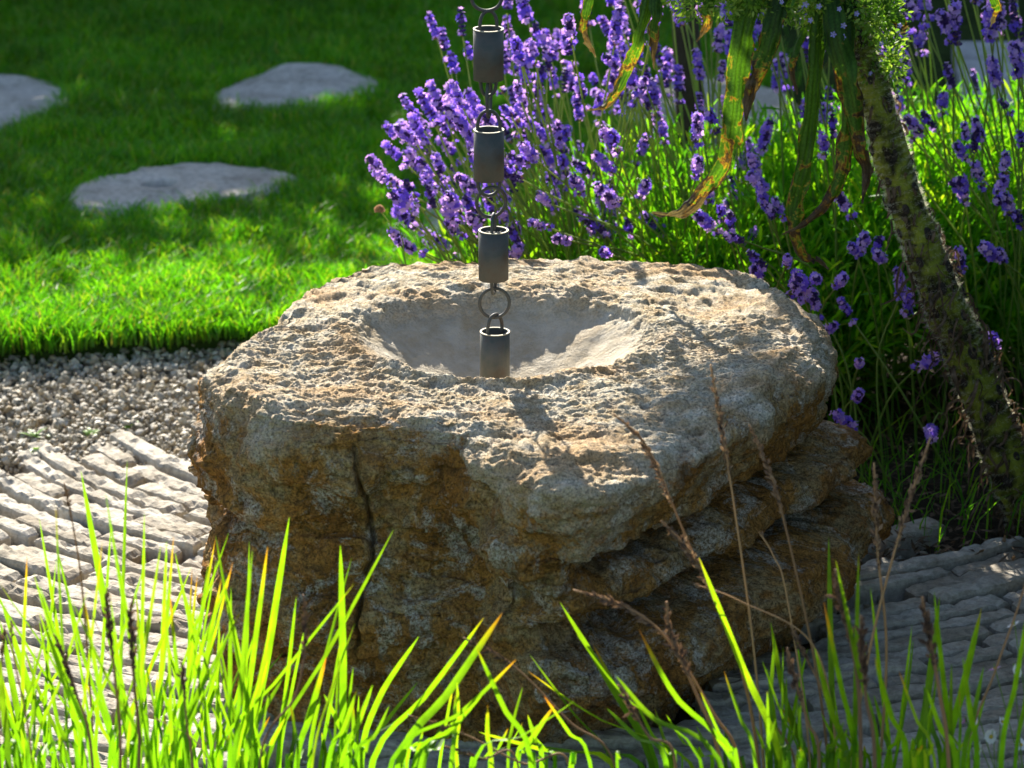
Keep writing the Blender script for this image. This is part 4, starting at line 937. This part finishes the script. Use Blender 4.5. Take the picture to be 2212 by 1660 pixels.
# ------------------------------------------------------------------ daisies, weeds, dried thrift
M['petal'] = leaf_mat('daisy_petal', lambda g: g.ramp(uvsep(g)[0], [(0., (.82, .81, .78)), (.8, (.82, .78, .80)), (1., (.55, .22, .50))]), .35, .6, .2, (1, 1, 1))
M['yolk'] = m_simple('daisy_centre', (.55, .40, .05), .8, .2, nsc=900, amp=.5)
DD = 4.32
ds = thing('daisy_plant', 'small daisies with white and pink petals on thin stems, beside the dark paving', 'daisies', loc=at_d(2230, 1640, DD)); ds.location.z = 0
sm = MB()
for (x, y, face, u, s) in [(2190,1352,(-.5,.2,.9),.2,1),(2150,1447,(-.3,.3,.9),.95,1.1),(2142,1592,(-.7,-.6,.4),.3,1.2),(2115,1618,(-.8,-.3,.2),.1,1.2),(2112,1560,(-.8,.2,.2),.3,1),(2165,1560,(.4,-.5,.6),.7,.8),(2195,1450,(.5,-.5,.4),.1,1),(2205,1610,(.2,-.6,.6),.2,1),(2085,1560,(-.4,.3,.2),1,.6)]:
    c = V(*at_d(x, y, DD + rnd.uniform(-.05, .05))); D_ = Vector(face).normalized(); bx = np.array(D_.orthogonal().normalized()); by = np.cross(np.array(D_), bx); dz = np.array(D_)
    mb = MB(); npet = 26
    for q in range(npet):
        a = q/npet*6.283 + rnd.uniform(-.05, .05); e = math.cos(a)*bx + math.sin(a)*by; s2 = -math.sin(a)*bx + math.cos(a)*by; L = .0088*s*rnd.uniform(.85, 1.1); w = .0011*s
        mb.add([c+e*.002*s-s2*w*.6, c+e*.002*s+s2*w*.6, c+e*L*.8+s2*w+dz*.002, c+e*L*.8-s2*w+dz*.002, c+e*L+dz*.0022], [(0,1,2,3)], [(3,2,4)], np.tile([min(1, u+rnd.uniform(-.1, .1)), 0], (5, 1)))
    fo = child('flower', mb.mesh('flower'), M['petal'], ds)
    mb = MB(); mb.add(c + IV*.0026*s + dz*.001, None, IF); child('flower_centre', mb.mesh('flower_centre', True), M['yolk'], fo)
    b = V(*ds.location) + V(rnd.uniform(-.05, .05), 0, 0); m_ = b*.4 + c*.6 + V(rnd.uniform(-.02, .05), 0, -.03)
    tube(sm, spline([b, m_, c - dz*.004, c - dz*.001], 12), .0007, 4)
for q in range(40):
    p = V(*ds.location) + V(rnd.uniform(-.12, .1), rnd.uniform(-.05, .1), rnd.uniform(0, .14)); d = norm(RS.normal(size=3)+V(0, 0, .6))
    ribbon(sm, [p, p+d*.012, p+d*.024], [.0006, .0025, .0003], RS.normal(size=3), .2)
child('stems', sm.mesh('daisy_stems', True), M['lavstem'], ds, 'stuff')
# weeds in the gravel
for (x, y, lab, n_, s) in [(80,942,'tiny green weed with flat leaves at the edge of the gravel, left',9,.010),(76,978,'small weed with one round bright leaf on the paving stones at the left',4,.014),(195,940,'tiny green seedling in the gravel above the ends of the paving stones',6,.009),(290,925,'thin green seedling in the gravel left of the longest paving stone',5,.008),(488,1200,'tiny weed between paving stones close to the boulder',4,.008),(112,1285,'little grass seedling in a joint of the paving, left',5,.010)]:
    p0 = V(*at_z(x, y, .004)); T = thing('weed', lab, 'weed', 'weeds in gravel and paving joints', tuple(p0))
    for q in range(n_):
        a = rnd.uniform(0, 6.28); e = V(math.cos(a), math.sin(a), rnd.uniform(.25, .9)); L = s*rnd.uniform(1.6, 2.6); mb = MB()
        b0 = p0 + V(rnd.uniform(-1, 1), rnd.uniform(-1, 1), 0)*s*1.2
        ribbon(mb, spline([b0, b0+e*L*.5, b0+e*L+V(0, 0, -.2*L)], 6), s*.42*np.array([.2, .8, 1, .9, .6, .05]), np.cross(e, V(0, 0, 1)), .15, u0=.4)
        child('leaf', mb.mesh('weed_leaf', True), M['bract'], T)
T = thing('thrift', 'single dried papery brown flower head on a thin stem left of the lavender', 'flower', loc=at_d(900, 640, 5.95)); T.location.z = .0
c = V(*at_d(820, 454, 5.95)); mb = MB()
for q in range(260):
    d = norm(RS.normal(size=3)); d = d if d[2] > -.5 else -d; p = c + d*.0065*rnd.uniform(.4, 1); s = norm(np.cross(d, RS.normal(size=3)))*.0016
    mb.add([p-s, p+s, p+d*.0032+s*.8, p+d*.0032-s*.8], [(0,1,2,3)])
M['paper'] = leaf_mat('papery_brown', lambda g: g.mix(.5, (.42, .24, .12), (.6, .42, .26)), .3, .8, .2, (1, .9, .8))
child('flower_head', mb.mesh('thrift_head'), M['paper'], T)
mb = MB(); tube(mb, spline([V(*T.location), at_d(875, 560, 5.95), at_d(845, 490, 5.95), c], 14), .0012, 5); child('stem', mb.mesh('thrift_stem', True), M['lavstem'], T)

# ------------------------------------------------------------------ unseen hedge added beyond the lawn to shade the far turf
hd = thing('hedge', 'tall green hedge beyond the lawn whose shade covers the stepping stones', 'hedge', loc=(0, 11.9, 0))
n = 52000; x = RS.uniform(-5, 5, n); y = 11.9 + RS.uniform(-.55, .55, n)
top = 2.66 + .10*noise(np.stack([x, 0*x, 0*x], -1), 1.3) + .10*noise(np.stack([x, 0*x+4, 0*x], -1), 4)
z = RS.uniform(0, 1, n)**.8 * top
c = np.stack([x, y, z], -1); d = norm(RS.normal(size=(n, 3))); s = norm(np.cross(d, RS.normal(size=(n, 3)))); L = RS.uniform(.06, .13, n)[:, None]
v = np.stack([c, c+d*L*.5+s*L*.4, c+d*L, c+d*L*.5-s*L*.35], 1).reshape(-1, 3)
child('foliage', mesh_np('hedge_foliage', v, np.arange(n*4).reshape(-1, 4), False, np.repeat(np.stack([RS.uniform(0, 1, n), 0*x], -1), 4, 0)), leaf_mat('hedge_leaf', lambda g: g.ramp(uvsep(g)[0], [(0., (.02, .06, .012)), (1., (.05, .12, .02))]), .2, .5, .3), hd, 'stuff')

mb = MB(); cx_ = np.linspace(-4.9, 4.9, 60); prof_ = [(-.28, -.03), (-.30, 1.0), (-.22, 1.8), (0, 1.9), (.22, 1.8), (.30, 1.0), (.28, -.03)]
vv_ = np.array([[x_, 11.9 + a_ + .05*math.sin(x_*7 + b_*5), b_ + (.08*math.sin(x_*5) + .05*math.sin(x_*13) if b_ > 1.5 else 0)] for x_ in cx_ for a_, b_ in prof_])
mb.add(vv_, [(i*7+j, i*7+j+1, (i+1)*7+j+1, (i+1)*7+j) for i in range(59) for j in range(6)])
child('twiggy_core', mb.mesh('hedge_core'), m_simple('hedge_twigs', (.03, .035, .015), .95, .1, nsc=12, bd=.02), hd)  # solid slab inside the foliage, added to thicken the cast shade
# ------------------------------------------------------------------ tall shrub added behind the lavender, unseen crown set to shade the right foreground
tr = thing('shrub', 'tall leafy shrub behind the lavender at the right whose crown shades the paving', 'shrub', loc=(.38, 7.35, 0))
YS = 7.35
sa, ca = math.tan(R(-SUN_AZ)), math.tan(R(SUN_EL)) / math.cos(R(SUN_AZ))
def toward_sun(x, y, z): return (x - (YS - y)*sa, z + (YS - y)*ca)
ta_, tb_ = toward_sun(.82, 5.8, .25), toward_sun(.57, 5.8, .80)
def near_stem(x, z):
    d = V(tb_[0]-ta_[0], tb_[1]-ta_[1]); L = np.hypot(*d); d /= L; q = V(x-ta_[0], z-ta_[1]); u = q@d
    return -.05 < u < L + .1 and abs(q[0]*d[1]-q[1]*d[0]) < .085
cl = []
while len(cl) < 210:
    r_ = rnd.random()
    if r_ < .62: p = toward_sun(rnd.uniform(.55, 1.15), rnd.uniform(4.55, 5.22), 0)
    else: p = toward_sun(rnd.uniform(.36, .8), 4.3, rnd.uniform(.12, .6))
    if p[1] > .74 and not near_stem(*p) and not (p[0] < .10 and p[1] < 1.78): cl.append((p[0], YS + rnd.uniform(-.12, .3), p[1]))
cl = np.array(cl)
mb = MB(); tube(mb, spline([(.38, YS+.05, -.05), (.36, YS+.06, .5), (.28, YS+.1, 1.1), (.10, YS+.1, 1.7), (-.05, YS+.1, 2.3)], 24), np.linspace(.035, .008, 24), 8)
for q in range(24):
    c_ = cl[q*8 % len(cl)]; zb = max(.25, c_[2] - .45); xb = float(np.interp(zb, [0, .5, 1.1, 1.7, 2.3], [.38, .36, .28, .10, -.05]))
    tube(mb, spline([(xb, YS+.08, zb), ((xb + c_[0])/2, YS+.1, zb + .25), tuple(c_)], 9), np.linspace(.009, .003, 9), 5)
tm = m_simple('shrub_bark', (.05, .04, .03), .9, .1, nsc=40, bd=.004)
child('trunk', mb.mesh('shrub_trunk', True), tm, tr)
n = 21000
c = cl[RS.randint(0, len(cl), n)] + RS.normal(size=(n, 3))*V(.036, .07, .036); c = c[c[:, 2] > .70]; n = len(c)
d = norm(RS.normal(size=(n, 3))); s_ = norm(np.cross(d, RS.normal(size=(n, 3)))); L = RS.uniform(.025, .05, n)[:, None]
v = np.stack([c, c+d*L*.5+s_*L*.35, c+d*L, c+d*L*.5-s_*L*.35], 1).reshape(-1, 3)
child('crown', mesh_np('shrub_crown', v, np.arange(n*4).reshape(-1, 4), False, np.repeat(np.stack([RS.uniform(0, 1, n), 0*c[:, 0]], -1), 4, 0)), bpy.data.materials['hedge_leaf'], tr, 'stuff')

# ------------------------------------------------------------------ dense low shrub added out of view at the right to block skylight
sh = thing('shrub', 'dense low dark green shrub beside the paving, past the right edge of the photo', 'shrub', loc=(1.35, 5.2, 0))
n = 15000; c = np.stack([RS.uniform(1.0, 1.75, n), RS.uniform(4.25, 6.1, n), RS.uniform(0, 1.25, n)], -1)
c[:, 0] += .10*noise(c, 4) + .12*(c[:, 2]/1.25)**3; c[:, 2] += .12*noise(c, 3, 9.)
d = norm(RS.normal(size=(n, 3))); s_ = norm(np.cross(d, RS.normal(size=(n, 3)))); L = RS.uniform(.04, .08, n)[:, None]
v = np.stack([c, c+d*L*.5+s_*L*.35, c+d*L, c+d*L*.5-s_*L*.35], 1).reshape(-1, 3)
child('foliage', mesh_np('low_shrub_leaves', v, np.arange(n*4).reshape(-1, 4), False, np.repeat(np.stack([RS.uniform(0, 1, n), 0*c[:, 0]], -1), 4, 0)), bpy.data.materials['hedge_leaf'], sh, 'stuff')
mb = MB()
for q in range(12):
    b0 = V(1.38 + rnd.uniform(-.05, .05), 5.2 + rnd.uniform(-.1, .1), -.03); e = V(rnd.uniform(1.1, 1.65), rnd.uniform(4.5, 5.9), rnd.uniform(.6, 1.1)); tube(mb, spline([b0, (b0+e)/2 + V(0, 0, .1), e], 8), np.linspace(.014, .004, 8), 5)
child('branches', mb.mesh('low_shrub_branches'), tm, sh)

# ------------------------------------------------------------------ litter and low growth on the soil under the lavender
n = 4200; c = np.stack([RS.uniform(.42, 1.5, n), RS.uniform(5.62, 6.5, n), RS.uniform(.005, .03, n)], -1)
d = norm(RS.normal(size=(n, 3))*V(1, 1, .35)); s_ = norm(np.cross(d, V(0, 0, 1) + RS.normal(size=(n, 3))*.4)); L = RS.uniform(.012, .045, n)[:, None]; w_ = RS.uniform(.0012, .005, n)[:, None]
v = np.stack([c, c+d*L*.5+s_*w_, c+d*L, c+d*L*.5-s_*w_], 1).reshape(-1, 3)
link('leaf_litter', mesh_np('leaf_litter', v, np.arange(n*4).reshape(-1, 4), False, np.zeros((n*4, 2))), M['dry'], kind='stuff')
n = 520; x_ = RS.uniform(.45, 1.5, n); y_ = RS.uniform(5.68, 6.4, n); v, f4, f3, uv = blades(n, x_, y_, np.full(n, .0), .03, .16, .0018, .0036, 1.2)
link('low_growth', mesh_np('low_growth', v, [f4, f3], False, uv), M['lavleaf'], kind='stuff')
